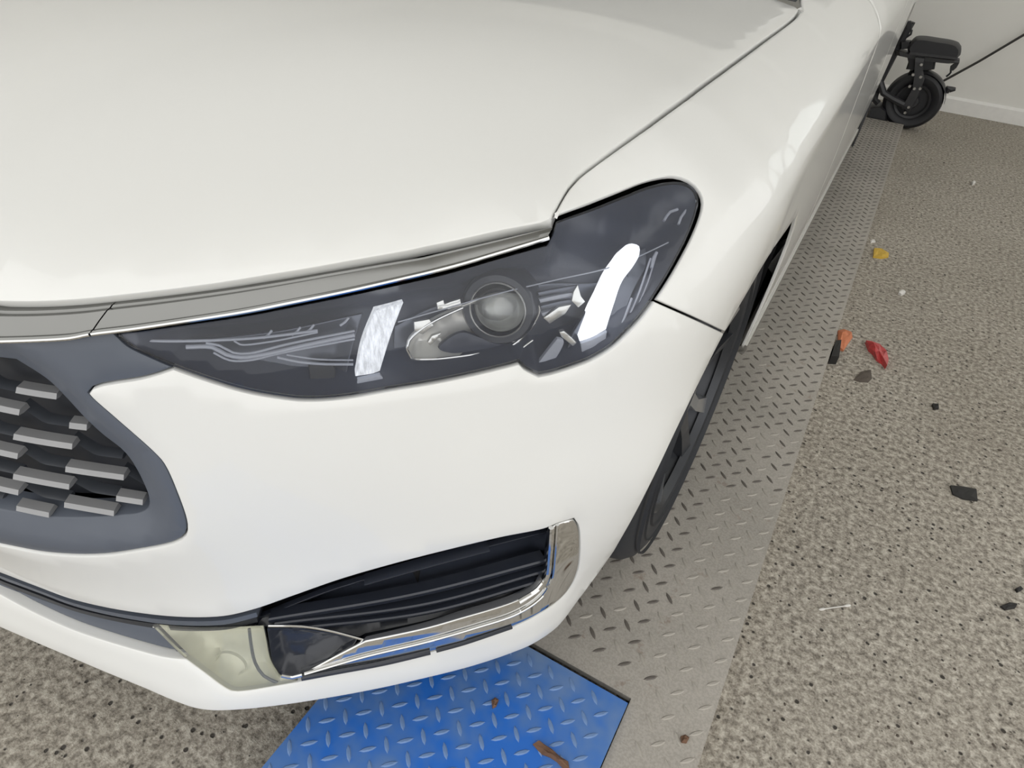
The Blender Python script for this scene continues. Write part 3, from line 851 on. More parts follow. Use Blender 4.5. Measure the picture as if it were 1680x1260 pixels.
for i in range(-9, 5):
    for j in range(-8, 14):
        o_ = b0 + i * va + j * vb
        Q = inside_run(o_ + np.linspace(0, 1, 22)[:, None] * bv)
        if Q is not None and Q[:, 0].min() > 0.004:
            V, F = ribbon_mesh(SIDE, Q + [0, th * .36], Q - [0, th * .36], [(0, go - .010), (.12, go + .002), (.8, go + .006), (1, go - .001), (1, go - .012)], 8)
            sided(build('grille_bar', V, F, 'grille_bar', GRILLE))
        arm = np.vstack([a0_ + (a1_ - a0_) * t for t in np.linspace(0, 1, 12)[:-1]] + [a1_ + (a2_ - a1_) * t for t in np.linspace(0, 1, 12)])
        Q = inside_run(o_ + arm)
        if Q is not None and Q[:, 0].min() > 0.004:
            V, F = ribbon_mesh(SIDE, Q + [0, th * .26], Q - [0, th * .26], [(0, go - .024), (0, go - .014), (.5, go - .009), (1, go - .013), (1, go - .024)], 10)
            sided(build('grille_link', V, F, 'link', GRILLE))

# --- headlamp
k903 = len(low_c)
head = np.vstack([low_c[k186:] - [0, .0035], hltop[1:], hlbot[1:], hlin[1:-1]])
ho = head
v, f_ = panel_mesh(SIDE, ho, grid=.012, gap=.0022, edge=.001, flange=0, off=-.004, offfn=bowl(ho, .060, .030))
HL = sided(build('headlamp', v, f_, 'housing', CAR, sharp=170))
def hpanel(px, mat, name, off, depth=0.0, width=.02, parent=None, grid=.008, flange=.006, edge=.0012, sharp=False, cast_off=None):
    uv = SIDE.cast(spl(px, 5, True), off if cast_off is None else cast_off)
    return panel(name, SIDE, uv, mat, parent or HL, grid=grid, step=.004, gap=0, edge=edge, flange=flange, off=off, offfn=bowl(uv, depth, width) if depth else None)
sided(panel('lens', SIDE, ho, 'lens', HL, grid=.014, gap=.0022, edge=.002, flange=.006))
# inner bezels first, deepest to nearest
hpanel([(205, 553, 'c'), (330, 545), (470, 527), (590, 500, 'c'), (575, 560), (560, 640, 'c'), (500, 644), (440, 638), (370, 620), (290, 594)], 'bezel', 'inner_bezel', -.034, .012, .02)
hpanel([(505, 590, 'c'), (545, 592), (550, 620, 'c'), (545, 640), (520, 640), (510, 620)], 'black', 'bezel_recess', -.028)
hpanel([(640, 520, 'c'), (700, 488), (760, 470), (860, 450), (950, 425), (1000, 400, 'c'), (985, 440), (950, 520), (900, 560, 'c'), (860, 592), (830, 597), (640, 630, 'c')], 'bezel', 'centre_bezel', -.056, 0)
# silver scoop and its bright rim
SCOOP = [(664, 562), (668, 548), (690, 526), (720, 507), (750, 492, 'c'), (800, 472), (850, 478), (872, 500), (868, 522), (848, 548), (828, 566), (790, 573), (740, 580), (700, 583), (675, 582)]
hpanel(SCOOP, 'silver2', 'reflector', -.030, .020, .014)
hpanel([(716, 566), (728, 552), (752, 540), (780, 550), (815, 556), (835, 548), (822, 562), (780, 570), (735, 574)], 'housing', 'reflector_floor', -.030, 0)
tube_px([(752, 496), (720, 512), (690, 530), (668, 551), (664, 566), (672, 581), (700, 584), (740, 581), (790, 574), (828, 566), (848, 549), (866, 527)], -.028, .0017, 'reflector_rim', 'chrome', HL)
tube_px([(690, 592), (760, 588), (830, 577), (862, 556)], -.03, .0013, 'bezel_edge', 'silver', HL)
for q in ([(711, 486), (722, 481), (724, 489), (733, 485), (748, 480), (751, 494), (730, 499), (713, 499)], [(675, 520), (700, 516), (708, 528), (690, 542), (676, 536)], [(698, 556), (705, 545), (720, 540), (712, 553), (702, 561)]):
    hpanel([p + ('c',) for p in q], 'silver', 'reflector_facet', -.027, edge=.0008)
# projector: ring, barrel and glass
pc = SIDE.p3(SIDE.cast([(806, 497)], -.035), -.035)[0]; pax = np.array([.30, -.93, .22]); pax /= np.linalg.norm(pax)
MB().lathe(pc, pax, [(.030, .004), (.034, .010), (.041, .010), (.0445, .004), (.0445, -.035), (.03, -.035)], 44).build('projector_ring', 'gloss', HL)
MB().lathe(pc, pax, [(.0315, .0115), (.0325, .0125), (.0335, .0115)], 44).build('projector_rim', 'silver', HL)
MB().lathe(pc, pax, [(0.0, .024), (.008, .0232), (.016, .0205), (.023, .0155), (.028, .009), (.0305, .002)], 40).build('projector_glass', 'projglass', HL)
MB().lathe(pc, pax, [(0.0, -.030), (.012, -.028), (.022, -.018), (.03, .0)], 32).build('projector_bowl', 'silver2', HL)
# fins beside the projector
for k in range(4):
    y = 470 + 13 * k
    hpanel([(868 + k * 2, y + 2, 'c'), (905, y - 8), (938 - k * 8, y - 18 + 3 * k, 'c'), (936 - k * 8, y - 10 + 3 * k, 'c'), (905, y), (870 + k * 2, y + 9, 'c')], 'guide' if k % 2 else 'bezel', 'bezel_fin', -.030, edge=.001)
for q in ([(930, 470), (938, 455), (942, 478), (948, 488), (936, 500), (926, 488)], [(905, 545), (912, 543), (932, 562), (926, 568), (908, 553)], [(880, 520), (905, 500), (925, 495), (915, 512), (890, 530)]):
    hpanel([p + ('c',) for p in q], 'silver', 'bezel_facet', -.024, edge=.0006)
hpanel([(905, 556, 'c'), (915, 560), (888, 613, 'c'), (868, 604, 'c')], 'guide', 'divider', -.018, edge=.001)
hpanel([(925, 545, 'c'), (975, 460), (1015, 390, 'c'), (1050, 380, 'c'), (1052, 410), (1030, 460), (1000, 545), (985, 570, 'c'), (940, 590), (905, 600, 'c')], 'bezel', 'outer_bezel', -.026, .008, .015)
# lit light bars
LED1 = [(612, 503, 'c'), (635, 497), (659, 490, 'c'), (640, 545), (622, 606, 'c'), (612, 610), (582, 615, 'c'), (592, 562)]
hpanel(LED1, 'led_soft', 'light_bar', -.014, edge=.002, flange=.02)
LED2 = [(1023, 388), (1034, 385), (1045, 390), (1046, 404), (1036, 424), (1017, 452), (1003, 492), (988, 540, 'c'), (966, 553), (944, 561, 'c'), (960, 515), (979, 473), (997, 430), (1010, 407)]
hpanel(LED2, 'led', 'light_bar', -.012, edge=.002, flange=.02)
hpanel([(944, 564, 'c'), (966, 556), (988, 544, 'c'), (983, 566), (965, 577), (946, 578, 'c')], 'guide', 'bar_foot', -.014, edge=.001)
hpanel([(585, 619, 'c'), (622, 611, 'c'), (628, 619), (600, 627), (584, 628)], 'guide', 'bar_foot', -.016, edge=.001)
# thin light guides and moulded ribs
for px, r in (([(196, 549), (260, 553), (330, 552), (420, 547), (520, 535)], .0016), ([(308, 563), (350, 563), (372, 575), (395, 580), (430, 576), (500, 560), (580, 543)], .0024),
              ([(340, 556), (362, 560), (384, 572), (410, 573), (470, 558), (580, 536)], .0014), ([(352, 572), (378, 585), (410, 585), (460, 573), (580, 550)], .0013), ([(385, 552), (395, 558), (440, 554), (520, 538)], .0011),
              ([(455, 580), (490, 588), (530, 592), (578, 593)], .0016), ([(470, 576), (520, 584), (578, 586)], .001), ([(280, 590), (330, 612), (390, 632), (450, 644), (530, 648), (620, 640), (720, 620), (840, 590)], .0011),
              ([(650, 522), (720, 502), (800, 478), (900, 452), (1000, 420), (1090, 380)], .0008)):
    tube_px(px, -.018, r, 'light_guide', 'guide', HL)
for px, r in (([(1062, 408), (1046, 460), (1020, 525), (1000, 562)], .0012), ([(1072, 400), (1058, 450), (1034, 510)], .001), ([(1030, 480), (1014, 525), (1004, 545)], .0014), ([(1082, 345), (1092, 330), (1104, 326)], .0018), ([(1106, 352), (1110, 340), (1120, 326), (1134, 312)], .0018), ([(1072, 398), (1066, 410), (1064, 425)], .002)):
    tube_px(px, -.016, r, 'moulded_rib', 'guide', HL)
for x, y in ((432, 541), (500, 532), (556, 520), (478, 536)):
    tube_px([(x, y + 6), (x + 8, y), (x + 14, y - 8)], -.02, .0014, 'moulded_rib', 'guide', HL)

# --- lower intake, slats, fog lamp and chrome blade
inop = np.vstack([intop_c, inr[1:], inbot_c[1:]])
v, f_ = panel_mesh(SIDE, inop, grid=.018, gap=-.001, flange=0, off=-.034, offfn=bowl(inop, .03, .02), uvfix=0.0); v, f_ = join_mirror(v, f_)
INT = build('lower_intake', v, f_, 'black', CAR)
low_fill = np.vstack([from_centre(SIDE.cast(spl([(0, 955), (114, 997), (200, 1016), (252, 1025, 'c'), (275, 1048), (303, 1079)], 8), -.014), .285), (inbot_c)[1:]])
panel('intake_panel', SIDE, low_fill, 'plastic', INT, both=True, grid=.02, gap=.001, edge=.002, flange=.02, off=-.014, uvfix=0.0)
for dy, o_, mt in ((3, -.006, 'plastic'), (10, -.010, 'black')):
    A_ = from_centre(SIDE.cast(spl([(x, y + dy) for x, y in IN_TOP[:9]], 8), o_), .298 - dy * .0007); B_ = A_ - [0, .009]
    V, F = ribbon_mesh(SIDE, A_, B_, [(0, o_ - .02), (0, o_), (1, o_ - .002), (1, o_ - .03)], 60); V, F = join_mirror(V, F)
    build('intake_blade', V, F, mt, INT)
def ipanel(px, mat, name, off, depth=0.0, width=.02, **k):
    o = hpanel(px, mat, name, off, depth, width, parent=INT, **k); return sided(o)
ipanel([(378, 1017), (430, 1004), (560, 957), (740, 908), (894, 872, 'c'), (897, 915), (895, 948), (886, 963), (800, 1003), (700, 1026), (625, 1040), (570, 1039), (520, 1034), (440, 1023, 'c')], 'gloss', 'side_intake', -.026, .02, .02, flange=.01)
for (q0, q1, q2, w) in (((596, 955), (700, 926), (800, 900), 4), ((440, 1011), (680, 970), (893, 917), 8), ((450, 1018), (700, 986), (893, 934), 6), ((480, 1026), (700, 1000), (890, 949), 6)):
    A_ = SIDE.cast(spl([q0, q1, q2], 8), -.012); B_ = SIDE.cast(spl([(x, y + w) for x, y in (q0, q1, q2)], 8), -.016)
    V, F = ribbon_mesh(SIDE, A_, B_, [(0, -.03), (0, -.011), (.15, -.009), (1, -.016), (1, -.034)], 40)
    sided(build('intake_slat', V, F, 'gloss', INT))
FOG = [(248, 1024, 'c'), (300, 1029), (360, 1030), (433, 1027, 'c'), (438, 1050), (446, 1085), (460, 1108, 'c'), (500, 1116, 'c'), (440, 1127), (400, 1133), (380, 1132), (362, 1122), (338, 1104), (305, 1080)]
fuv = SIDE.cast(spl(FOG, 5, True), -.004)
v, f_ = panel_mesh(SIDE, fuv, grid=.01, step=.005, gap=.001, flange=0, off=-.008, offfn=bowl(fuv, .024, .02))
FL = sided(build('fog_lamp', v, f_, 'fogrefl', CAR))
panel('lens', SIDE, fuv, 'foglens', FL, grid=.012, step=.005, gap=.001, edge=.0015, flange=.006, off=-.002)
tube_px([(408, 1030), (411, 1055), (418, 1085), (432, 1106), (455, 1118)], -.008, .0022, 'lens_seam', 'bezel', FL)
fc = SIDE.p3(SIDE.cast([(376, 1082)], -.02), -.02)[0]; fax = np.array([.35, -.9, .2])
MB().lathe(fc, fax, [(.020, -.002), (.0215, .0015), (.023, -.002)], 36).build('reflector_ring', 'fogrefl', FL)
ipanel([(437, 1029, 'c'), (497, 1030), (560, 1040), (598, 1050, 'c'), (545, 1077), (493, 1105, 'c'), (462, 1107, 'c'), (447, 1085), (440, 1050)], 'gloss', 'fog_recess', -.010, .02, .015)
ipanel([(492, 1108, 'c'), (545, 1079), (600, 1051, 'c'), (640, 1043), (700, 1030), (750, 1016), (850, 985), (880, 967), (895, 948), (902, 900), (906, 866, 'c'), (915, 860), (941, 854), (948, 864), (951, 885), (948, 935), (935, 965), (915, 987), (880, 1010), (845, 1027), (780, 1049), (700, 1071), (600, 1089)], 'chrome', 'chrome_blade', .001, edge=.003, flange=.014)
tube_px([(440, 1026), (497, 1027), (540, 1034), (575, 1043), (600, 1050)], -.004, .0018, 'chrome_edge', 'chrome', INT)
for px, r in (([(905, 866), (902, 905), (897, 946), (884, 966), (852, 987)], .004), ([(915, 861), (912, 905), (906, 950), (890, 978), (850, 1006), (780, 1030), (700, 1053), (600, 1077), (500, 1106)], .0026), ([(462, 1109), (480, 1112), (496, 1108)], .003)):
    sided(tube_px(px, .003, r, 'chrome_edge', 'chrome', INT))
sided(tube_px([(495, 1113), (560, 1101), (630, 1088), (706, 1070)], .002, .0042, 'black_seal', 'gloss', INT))
sided(tube_px([(716, 1068), (760, 1056), (840, 1029)], .002, .003, 'black_seal', 'gloss', INT))

# --- far side of the car
def mirror_tree(o, parent):
    org = origin(o); me = o.data.copy()
    n = len(me.vertices); co = np.empty(n * 3); me.vertices.foreach_get('co', co); co = co.reshape(-1, 3)
    co[:, 0] = 2 * (XC - org[0]) - co[:, 0]; me.vertices.foreach_set('co', co.ravel()); me.flip_normals(); me.update()
    c = bpy.data.objects.new(o.name.split('.')[0], me); COL.objects.link(c); c.parent = parent
    ORG[c.name] = org
    for ch in list(o.children): mirror_tree(ch, c)
sset = set(o.name for o in SIDED)
for o in list(SIDED):
    if o.parent is not None and o.parent.name in sset: continue
    mirror_tree(o, o.parent)

# ------------------------------------------------------------------ lift platform and blue plate
def tread_mesh(name, L, W, h, ang):
    hl, hw = L / 2, W / 2; out = [(-hl, 0), (-hl * .5, -hw * .85), (0, -hw), (hl * .5, -hw * .85), (hl, 0), (hl * .5, hw * .85), (0, hw), (-hl * .5, hw * .85)]
    c, s_ = math.cos(ang), math.sin(ang)
    v = [(x * c - y * s_, x * s_ + y * c, -.0006) for x, y in out] + [(x * .72 * c - y * .45 * s_, x * .72 * s_ + y * .45 * c, h) for x, y in out]
    f = [[i, (i + 1) % 8, 8 + (i + 1) % 8, 8 + i] for i in range(8)] + [list(range(8, 16))]
    me = bpy.data.meshes.new(name); me.from_pydata(v, [], f); me.update(); return me
GX0, GX1, GY1 = -.47, .1045, 4.95
gp = [(GX0, .617), (-.0285, .617), (-.0285, -.9), (GX1, -.9), (GX1, GY1), (GX0, GY1)]
PLAT = MB().prism([(x, y, PLATE_Z - .012) for x, y in gp], (0, 0, .012)).build('lift_platform', 'grey', None, smooth=False, base=(0, 2, 0))
tag(PLAT, 'long grey diamond-plate lift platform under the car wheels', 'platform')
MB().box((GX1 - .006, (GY1 - .9) / 2, (PLATE_Z - .012) / 2), (.010, GY1 + .9, PLATE_Z - .0125)).build('side_skirt', 'grey', PLAT, smooth=False)
MB().box((-.2, 2.85, .012), (.5, 4.0, .024)).build('frame', 'inner', PLAT, smooth=False)
sp = []
for i in range(-9, 4):
    for j in range(-34, 88):
        for k in (0, 1):
            x, y = -.0621 + .0497 * (i + .5 * k), .7193 + .0497 * (j + .5 * k)
            if GX0 + .02 < x < .092 and y < GY1 - .03 and (y > .645 or x > -.005) and y > -.88: sp.append((x, y, k))
def pix(P):
    q = (np.asarray(P, float) - CPOS) @ ROT; return CC + FPX * q[:2] / q[2]
vis = []
for q in sp:
    p = pix((q[0], q[1], PLATE_Z)); 
    if q[1] > .35 and -20 < p[0] < 1700 and -20 < p[1] < 1290 and q[0] > (-.14 if q[1] > .9 else -.24): vis.append(q)
vis.sort(key=lambda q: q[0] ** 2 + q[1] ** 2)
single = set(vis[:300])
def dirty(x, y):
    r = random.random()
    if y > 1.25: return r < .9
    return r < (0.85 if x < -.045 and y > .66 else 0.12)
def add_treads(parent, spots, z, L, W, h, mats, tz):
    me = {}
    for k, a in ((0, math.pi / 4), (1, -math.pi / 4)):
        for m_ in mats:
            t = tread_mesh('tread_bar', L, W, h, a); t.materials.append(M[m_]); me[(k, m_)] = t
    org = origin(parent)
    for x, y, k, m_ in spots:
        o = bpy.data.objects.new('tread_bar', me[(k, m_)]); COL.objects.link(o); o.parent = parent; o.location = (x - org[0], y - org[1], z - org[2])
    return me
add_treads(PLAT, [(x, y, k, 'grey_dirty' if dirty(x, y) else 'grey_bar') for x, y, k in sp if (x, y, k) in single], PLATE_Z, .031, .0085, .0017, ('grey_bar', 'grey_dirty'), 0)
for m_ in ('grey_bar', 'grey_dirty'):
    mb = MB()
    for q in sp:
        if q in single: continue
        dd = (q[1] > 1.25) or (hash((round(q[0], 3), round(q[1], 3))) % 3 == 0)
        if dd != (m_ == 'grey_dirty'): continue
        t = tread_mesh('tmp', .031, .0085, .0017, math.pi / 4 if q[2] == 0 else -math.pi / 4)
        mb.add([(v.co.x + q[0], v.co.y + q[1], v.co.z + PLATE_Z) for v in t.vertices], [list(p.vertices) for p in t.polygons]); bpy.data.meshes.remove(t)
    if mb.v: tag(mb.build('tread_bars', m_, PLAT), kind='stuff')

BZ = 0.052
BLUE = MB().prism([(-.474, -.75, BZ - .008), (-.030, -.75, BZ - .008), (-.030, .600, BZ - .008), (-.474, .600, BZ - .008)], (0, 0, .008)).build('ramp_plate', 'blue', None, smooth=False, base=(-.25, .2, 0))
tag(BLUE, 'blue painted diamond-plate ramp lying in front of the bumper', 'ramp')
MB().box((-.25, -.07, .02), (.40, 1.2, .04)).build('frame', 'inner', BLUE, smooth=False)
bs = []
for i in range(-7, 8):
    for j in range(-16, 8):
        for k in (0, 1):
            x, y = -.2715 + .0418 * (i + .5 * k), .3965 + .0405 * (j + .5 * k)
            if -.462 < x < -.042 and 0.02 < y < .588: bs.append((x, y, k, 'blue_bar'))
bs.sort(key=lambda q: -q[1])
add_treads(BLUE, bs[:300], BZ, .030, .0085, .0018, ('blue_bar',), 0)

# ------------------------------------------------------------------ litter and small things on the floor
def flake(name, px, z, mat, label, cat, h=.004, crumple=.004, seed=1):
    rnd = random.Random(seed); P = [on_floor(x, y, z) for x, y in px]; n = len(P); c = np.mean(P, axis=0)
    top = [p + np.array([0, 0, h + rnd.uniform(-.2, 1) * crumple]) for p in P]
    mid = [c + (p - c) * .5 + np.array([0, 0, h + rnd.uniform(.3, 1.6) * crumple]) for p in P]
    bot = [p.copy() for p in P]
    V = bot + top + mid + [c + np.array([0, 0, h + crumple])]
    F = [list(range(n))[::-1]] + [[i, (i + 1) % n, n + (i + 1) % n, n + i] for i in range(n)] + [[n + i, n + (i + 1) % n, 2 * n + (i + 1) % n, 2 * n + i] for i in range(n)] + [[2 * n + i, 2 * n + (i + 1) % n, 3 * n] for i in range(n)]
    o = build(name, V, F, mat, None, smooth=False); return tag(o, label, cat)
M['yellow'] = simple('yellow_paper', (0.62, 0.40, 0.05), 0.6, var=0.2, scale=80)
M['orange'] = simple('orange_paper', (0.60, 0.20, 0.09), 0.6, var=0.2, scale=80)
M['red'] = simple('red_film', (0.50, 0.06, 0.06), 0.35, var=0.5, scale=60)
M['offwhite'] = simple('off_white', (0.72, 0.70, 0.66), 0.6, var=0.1)
M['chip'] = simple('dark_chip', (0.012, 0.011, 0.010), 0.6, var=0.3)
M['brown'] = simple('dry_brown', (0.16, 0.085, 0.05), 0.8, var=0.4, scale=80)
M['dirtpatch'] = simple('dirt_brown', (0.10, 0.082, 0.066), 0.9, var=0.3, scale=60)
flake('paper_scrap', [(1433, 410), (1445, 411), (1458, 416), (1457, 423), (1446, 425), (1432, 423)], 0, 'yellow', 'yellow torn paper scrap on the concrete beside the platform', 'paper', .004, .006, 2)
flake('paper_scrap', [(1427, 395), (1434, 394), (1436, 398), (1428, 399)], 0, 'offwhite', 'tiny pale scrap just beyond the yellow paper', 'paper', .003, .003, 3)
flake('paper_scrap', [(1374, 544), (1384, 541), (1396, 547), (1398, 555), (1390, 566), (1383, 577), (1374, 573)], 0, 'orange', 'orange paper piece poking out from the platform edge', 'paper', .004, .008, 4)
flake('wrapper', [(1419, 563), (1427, 565), (1440, 570), (1451, 582), (1455, 595), (1452, 606), (1446, 598), (1437, 592), (1432, 583), (1424, 576)], 0, 'red', 'crumpled red wrapper strip on the concrete', 'wrapper', .004, .014, 5)
flake('plastic_chip', [(1558, 798), (1580, 800), (1601, 804), (1603, 823), (1580, 820), (1562, 812)], 0, 'chip', 'large flat black chip lying on the open concrete', 'chip', .003, .002, 6)
flake('pebble', [(1474, 479), (1481, 478), (1484, 483), (1478, 486), (1473, 483)], 0, 'offwhite', 'small white pebble on the concrete below the yellow paper', 'pebble', .008, .006, 7)
flake('pebble', [(1528, 665), (1537, 666), (1539, 672), (1531, 673)], 0, 'chip', 'small black pebble above the large black chip', 'pebble', .006, .004, 8)
flake('plastic_chip', [(1640, 996), (1655, 990), (1668, 992), (1664, 999), (1648, 1002)], 0, 'chip', 'narrow black chip near the right edge of the picture', 'chip', .004, .003, 9)
flake('pebble', [(1664, 968), (1672, 964), (1676, 969), (1668, 973)], 0, 'chip', 'black pebble just above the narrow black chip at the right', 'pebble', .005, .004, 10)
flake('pebble', [(1592, 301), (1597, 300), (1599, 303), (1594, 305)], 0, 'offwhite', 'tiny white pebble far back on the right of the floor', 'pebble', .01, .006, 11)
flake('clod', [(1400, 624), (1412, 611), (1428, 608), (1430, 622), (1424, 628), (1410, 627)], 0, 'dirtpatch', 'flat brown clod of dirt below the red wrapper', 'dirt', .002, .003, 12)
flake('dry_leaf', [(874, 1222), (884, 1217), (893, 1224), (905, 1232), (913, 1237), (920, 1243), (932, 1250), (934, 1262), (924, 1262), (914, 1251), (902, 1243), (888, 1238)], BZ, 'brown', 'brown curled dry leaf lying on the blue plate', 'leaf', .002, .006, 13)
flake('dry_leaf', [(806, 1150), (812, 1146), (818, 1150), (814, 1160), (808, 1163)], BZ, 'brown', 'small brown leaf fragment on the blue plate near the bumper', 'leaf', .002, .004, 14)
flake('rust_flake', [(1116, 1210), (1124, 1206), (1130, 1212), (1126, 1220), (1118, 1219)], PLATE_Z, 'brown', 'round rusty stud on the grey platform near the bottom edge', 'stud', .003, .003, 15)
flake('foam_block', [(1366, 571), (1375, 570), (1373, 582), (1371, 598), (1358, 597), (1362, 584)], 0, 'chip', 'dark hole under the platform edge by the orange paper, drawn as a black block', 'block', .03, .001, 16)  # solid black piece stands in for the darkness of the hole
a_, b_ = on_floor(1345, 1000, .004), on_floor(1394, 993, .004)
SW = MB().tube([a_, a_ + (b_ - a_) * .5, b_], .0013, 8).build('cotton_swab', 'offwhite', None)
tag(SW, 'white cotton swab lying on the concrete right of the platform', 'swab')
for e_, g_ in ((a_, b_), (b_, a_)):
    d = (g_ - e_) / np.linalg.norm(g_ - e_); pts = [e_ + d * t for t in np.linspace(-.002, .013, 7)]
    MB().tube(pts, [.001, .0025, .003, .003, .0028, .0022, .0012], 8).build('cotton_tip', 'offwhite', SW)
# loose dark grit spread over the concrete
rnd = random.Random(4)
mb = MB()
for _ in range(1500):
    x = rnd.uniform(.13, 2.4); y = rnd.uniform(.2, 4.5) ** 1.0; r = rnd.uniform(.0012, .0042) * (1.0 if rnd.random() < .93 else 1.7)
    a = rnd.uniform(0, 6.28); n = 5; el = rnd.uniform(.5, 1)
    ring = [(x + r * (math.cos(a) * math.cos(t) - math.sin(a) * el * math.sin(t)), y + r * (math.sin(a) * math.cos(t) + math.cos(a) * el * math.sin(t)), 0.0) for t in [2 * math.pi * k / n for k in range(n)]]
    mb.add(ring + [(x, y, r * .7)], [[k, (k + 1) % n, n] for k in range(n)])
tag(mb.build('floor_grit', 'dirtpatch', None, smooth=False), 'fine dark grit scattered over the concrete floor', 'grit', kind='stuff')

# ------------------------------------------------------------------ fat-tyre bike by the wall
BY = 5.05
def bp(u, v, dy=0.0):
    return on_axis([(1380 + u / 5.25, v / 5.25)], 1, BY + dy)[0]
wcn = bp(617, 860); wr = wcn[2]
BIKE = empty('electric_bike', (wcn[0], BY, 0), 'black fat-tyred electric bike standing behind the car by the wall', 'bike')
wh = MB().lathe(wcn, (0, 1, 0), [(wr * .52, -.045), (wr * .60, -.05), (wr * .62, -.04), (wr * .58, 0), (wr * .62, .04), (wr * .60, .05), (wr * .52, .045)], 40).build('rear_wheel', 'bike2', BIKE)
MB().lathe(wcn, (0, 1, 0), [(wr * .60, -.045), (wr * .70, -.06), (wr * .85, -.062), (wr * .95, -.05), (wr * .995, -.02), (wr * .995, .02), (wr * .95, .05), (wr * .85, .062), (wr * .70, .06), (wr * .60, .045)], 48).build('tyre', 'bike', wh)
MB().lathe(wcn, (0, 1, 0), [(0, -.06), (wr * .2, -.06), (wr * .24, -.04), (wr * .24, .04), (0, .04)], 32).build('hub_motor', 'bike2', wh)
MB().lathe(wcn, (0, 1, 0), [(0, -.02), (wr * .6, -.02), (wr * .6, .02), (0, .02)], 32).build('wheel_disc', 'bike', wh)
for k in range(5):
    a = 2 * math.pi * k / 5 + .2; d = np.array([math.cos(a), 0, math.sin(a)])
    MB().tube([wcn + d * wr * .2, wcn + d * wr * .4, wcn + d * wr * .6], .014, 6).build('spoke', 'bike2', wh)
# mudguard: arc over the wheel ending in a flick at the right
gd = MB(); A = np.linspace(math.radians(118), math.radians(8), 22)
ring = [(wcn[0] + (wr * 1.05) * math.cos(a), wcn[2] + (wr * 1.05) * math.sin(a)) for a in A]
V = [];
for x, z in ring: V += [(x, BY - .055, z - .012), (x, BY - .03, z), (x, BY + .03, z), (x, BY + .055, z - .012), (x, BY, z - .014)]
gd.add(V, [[i * 5 + j, i * 5 + (j + 1) % 5, (i + 1) * 5 + (j + 1) % 5, (i + 1) * 5 + j] for i in range(len(ring) - 1) for j in range(5)]); gd.build('mudguard', 'bike2', BIKE)
MB().tube([np.array([ring[-4][0], BY, ring[-4][1]]), bp(925, 760), bp(945, 772), bp(986, 768)], [.012, .02, .018, .01], 8).build('guard_flick', 'bike2', BIKE)
def plate_px(px, th, name, mat, dy=0.0, bev=.85):
    P = np.array([bp(u, v, dy) for u, v in px]); c = P.mean(0); n = len(P)
    layers = [(bev, -th / 2), (1, -th / 2 * .6), (1, th / 2 * .6), (bev, th / 2)]
    V = []; F = []
    for s_, d in layers:
        for p in P: q = c + (p - c) * s_; V.append((q[0], p[1] + d, q[2]))
    for l in range(3): F += [[l * n + i, l * n + (i + 1) % n, (l + 1) * n + (i + 1) % n, (l + 1) * n + i] for i in range(n)]
    F += [list(range(n)), list(range(3 * n, 4 * n))[::-1]]
    return build(name, V, F, mat, BIKE)
def sm(px): return [tuple(p) for p in spl(px, 25, True)]
SEAT = plate_px(sm([(575, 405), (600, 362), (640, 325), (690, 318), (850, 340), (960, 358), (1012, 378), (1034, 410), (1028, 460), (1000, 486), (930, 486), (800, 470), (690, 455), (590, 445)]), .20, 'saddle', 'bike', bev=.9)
plate_px([(600, 425), (1010, 470), (1005, 492), (595, 447)], .205, 'saddle_piping', 'bike2', bev=.99)
plate_px([(470, 420), (540, 440), (600, 450), (700, 470), (930, 500), (1020, 510), (1018, 532), (930, 540), (700, 515), (580, 490), (480, 468)], .12, 'seat_rail', 'bike2')
plate_px([(570, 480), (820, 505), (805, 590), (760, 600), (640, 600), (560, 590), (580, 530)], .08, 'seat_bracket', 'bike', dy=-.01)
plate_px([(640, 490), (720, 500), (705, 600), (720, 680), (650, 870), (590, 960), (520, 930), (560, 860), (615, 760), (630, 640)], .04, 'shock_mount', 'bike2', dy=-.075)
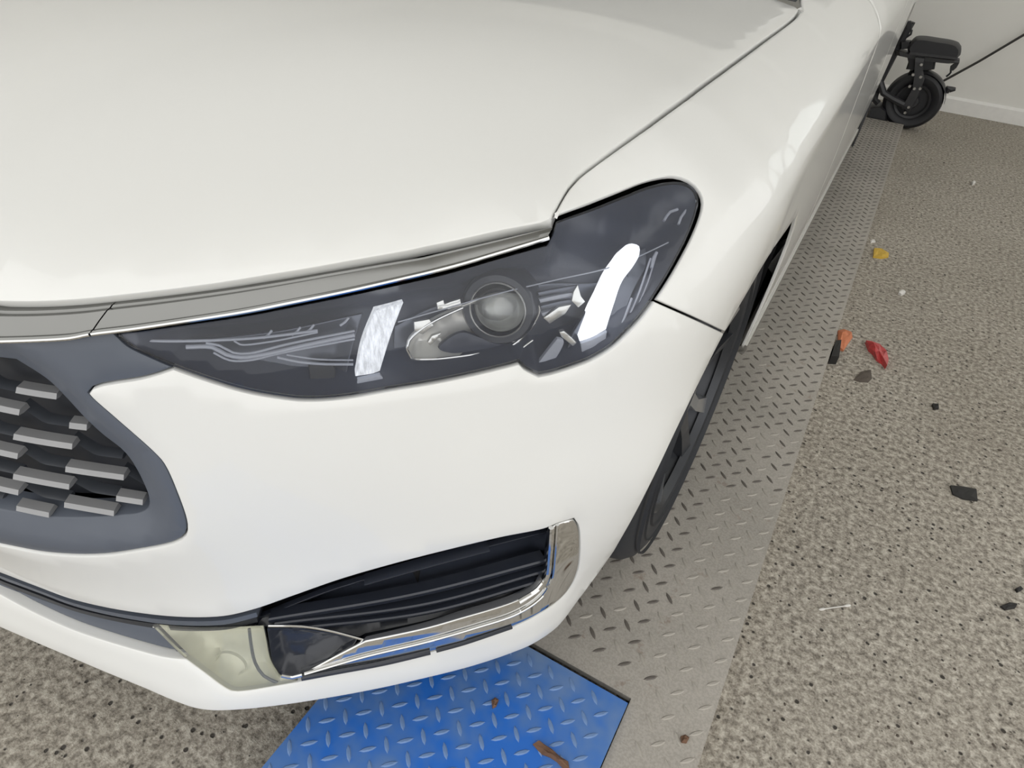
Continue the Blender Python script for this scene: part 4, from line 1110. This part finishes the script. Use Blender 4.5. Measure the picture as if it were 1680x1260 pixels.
MB().tube([bp(330, 690, -.08), bp(365, 800, -.085), bp(440, 850, -.085), bp(540, 900, -.085)], .02, 8).build('swing_arm', 'bike2', BIKE)
MB().tube([bp(595, 185), bp(540, 300), bp(470, 430), bp(400, 560), bp(330, 690), bp(280, 820)], [.03, .024, .024, .026, .028, .028], 8).build('frame_tube', 'bike', BIKE)
plate_px([(575, 185), (600, 180), (620, 205), (612, 232), (580, 250), (560, 235)], .06, 'frame_cap', 'bike')
MB().tube([bp(590, 250), bp(608, 265), bp(600, 295), bp(570, 315), bp(545, 330)], .007, 6).build('cable_loop', 'bike', BIKE)
plate_px([(520, 350), (600, 350), (600, 410), (520, 420)], .1, 'battery_latch', 'bike')
plate_px([(985, 488), (1022, 515), (1018, 540), (995, 580), (965, 606), (935, 602), (940, 570), (975, 545)], .05, 'tail_lamp', 'bike')
MB().tube([bp(945, 600), bp(943, 625), bp(930, 640), bp(905, 660)], .006, 6).build('tail_cable', 'bike', BIKE)
plate_px([(255, 900), (340, 890), (400, 930), (400, 1055), (330, 1050), (220, 1010)], .16, 'footboard', 'bike2')
MB().tube([bp(300, 800, -.05), bp(290, 860, -.06), bp(320, 890, -.06)], .02, 6).build('kick_stand', 'bike2', BIKE)
for u, v in ((620, 645), (685, 665), (590, 745), (630, 765), (680, 765), (580, 925), (550, 972), (690, 558)):
    MB().lathe(bp(u, v, -.10), (0, 1, 0), [(0, 0), (.008, 0), (.01, .004), (.01, .03)], 10).build('bolt', 'bolt', BIKE)
# cord running up the wall to the right
c0 = on_axis([(1540, 137)], 1, WALL_Y - .10)[0]; c1 = on_axis([(1680, 57)], 1, WALL_Y - .06)[0]; c2 = c1 + (c1 - c0) * .7; c2[1] = WALL_Y - .012
CORD = MB().tube([c0, c0 + (c1 - c0) * .5 - np.array([0, 0, .008]), c1, c2], .008, 8).build('cord', 'cord', None)
tag(CORD, 'dark taut cord slanting up along the white wall', 'cord')
MB().lathe(c2 + np.array([0, .012, 0]), (0, -1, 0), [(.0, .03), (.014, .03), (.014, .008), (.025, .006), (.025, 0)], 14).build('wall_hook', 'bolt', CORD)
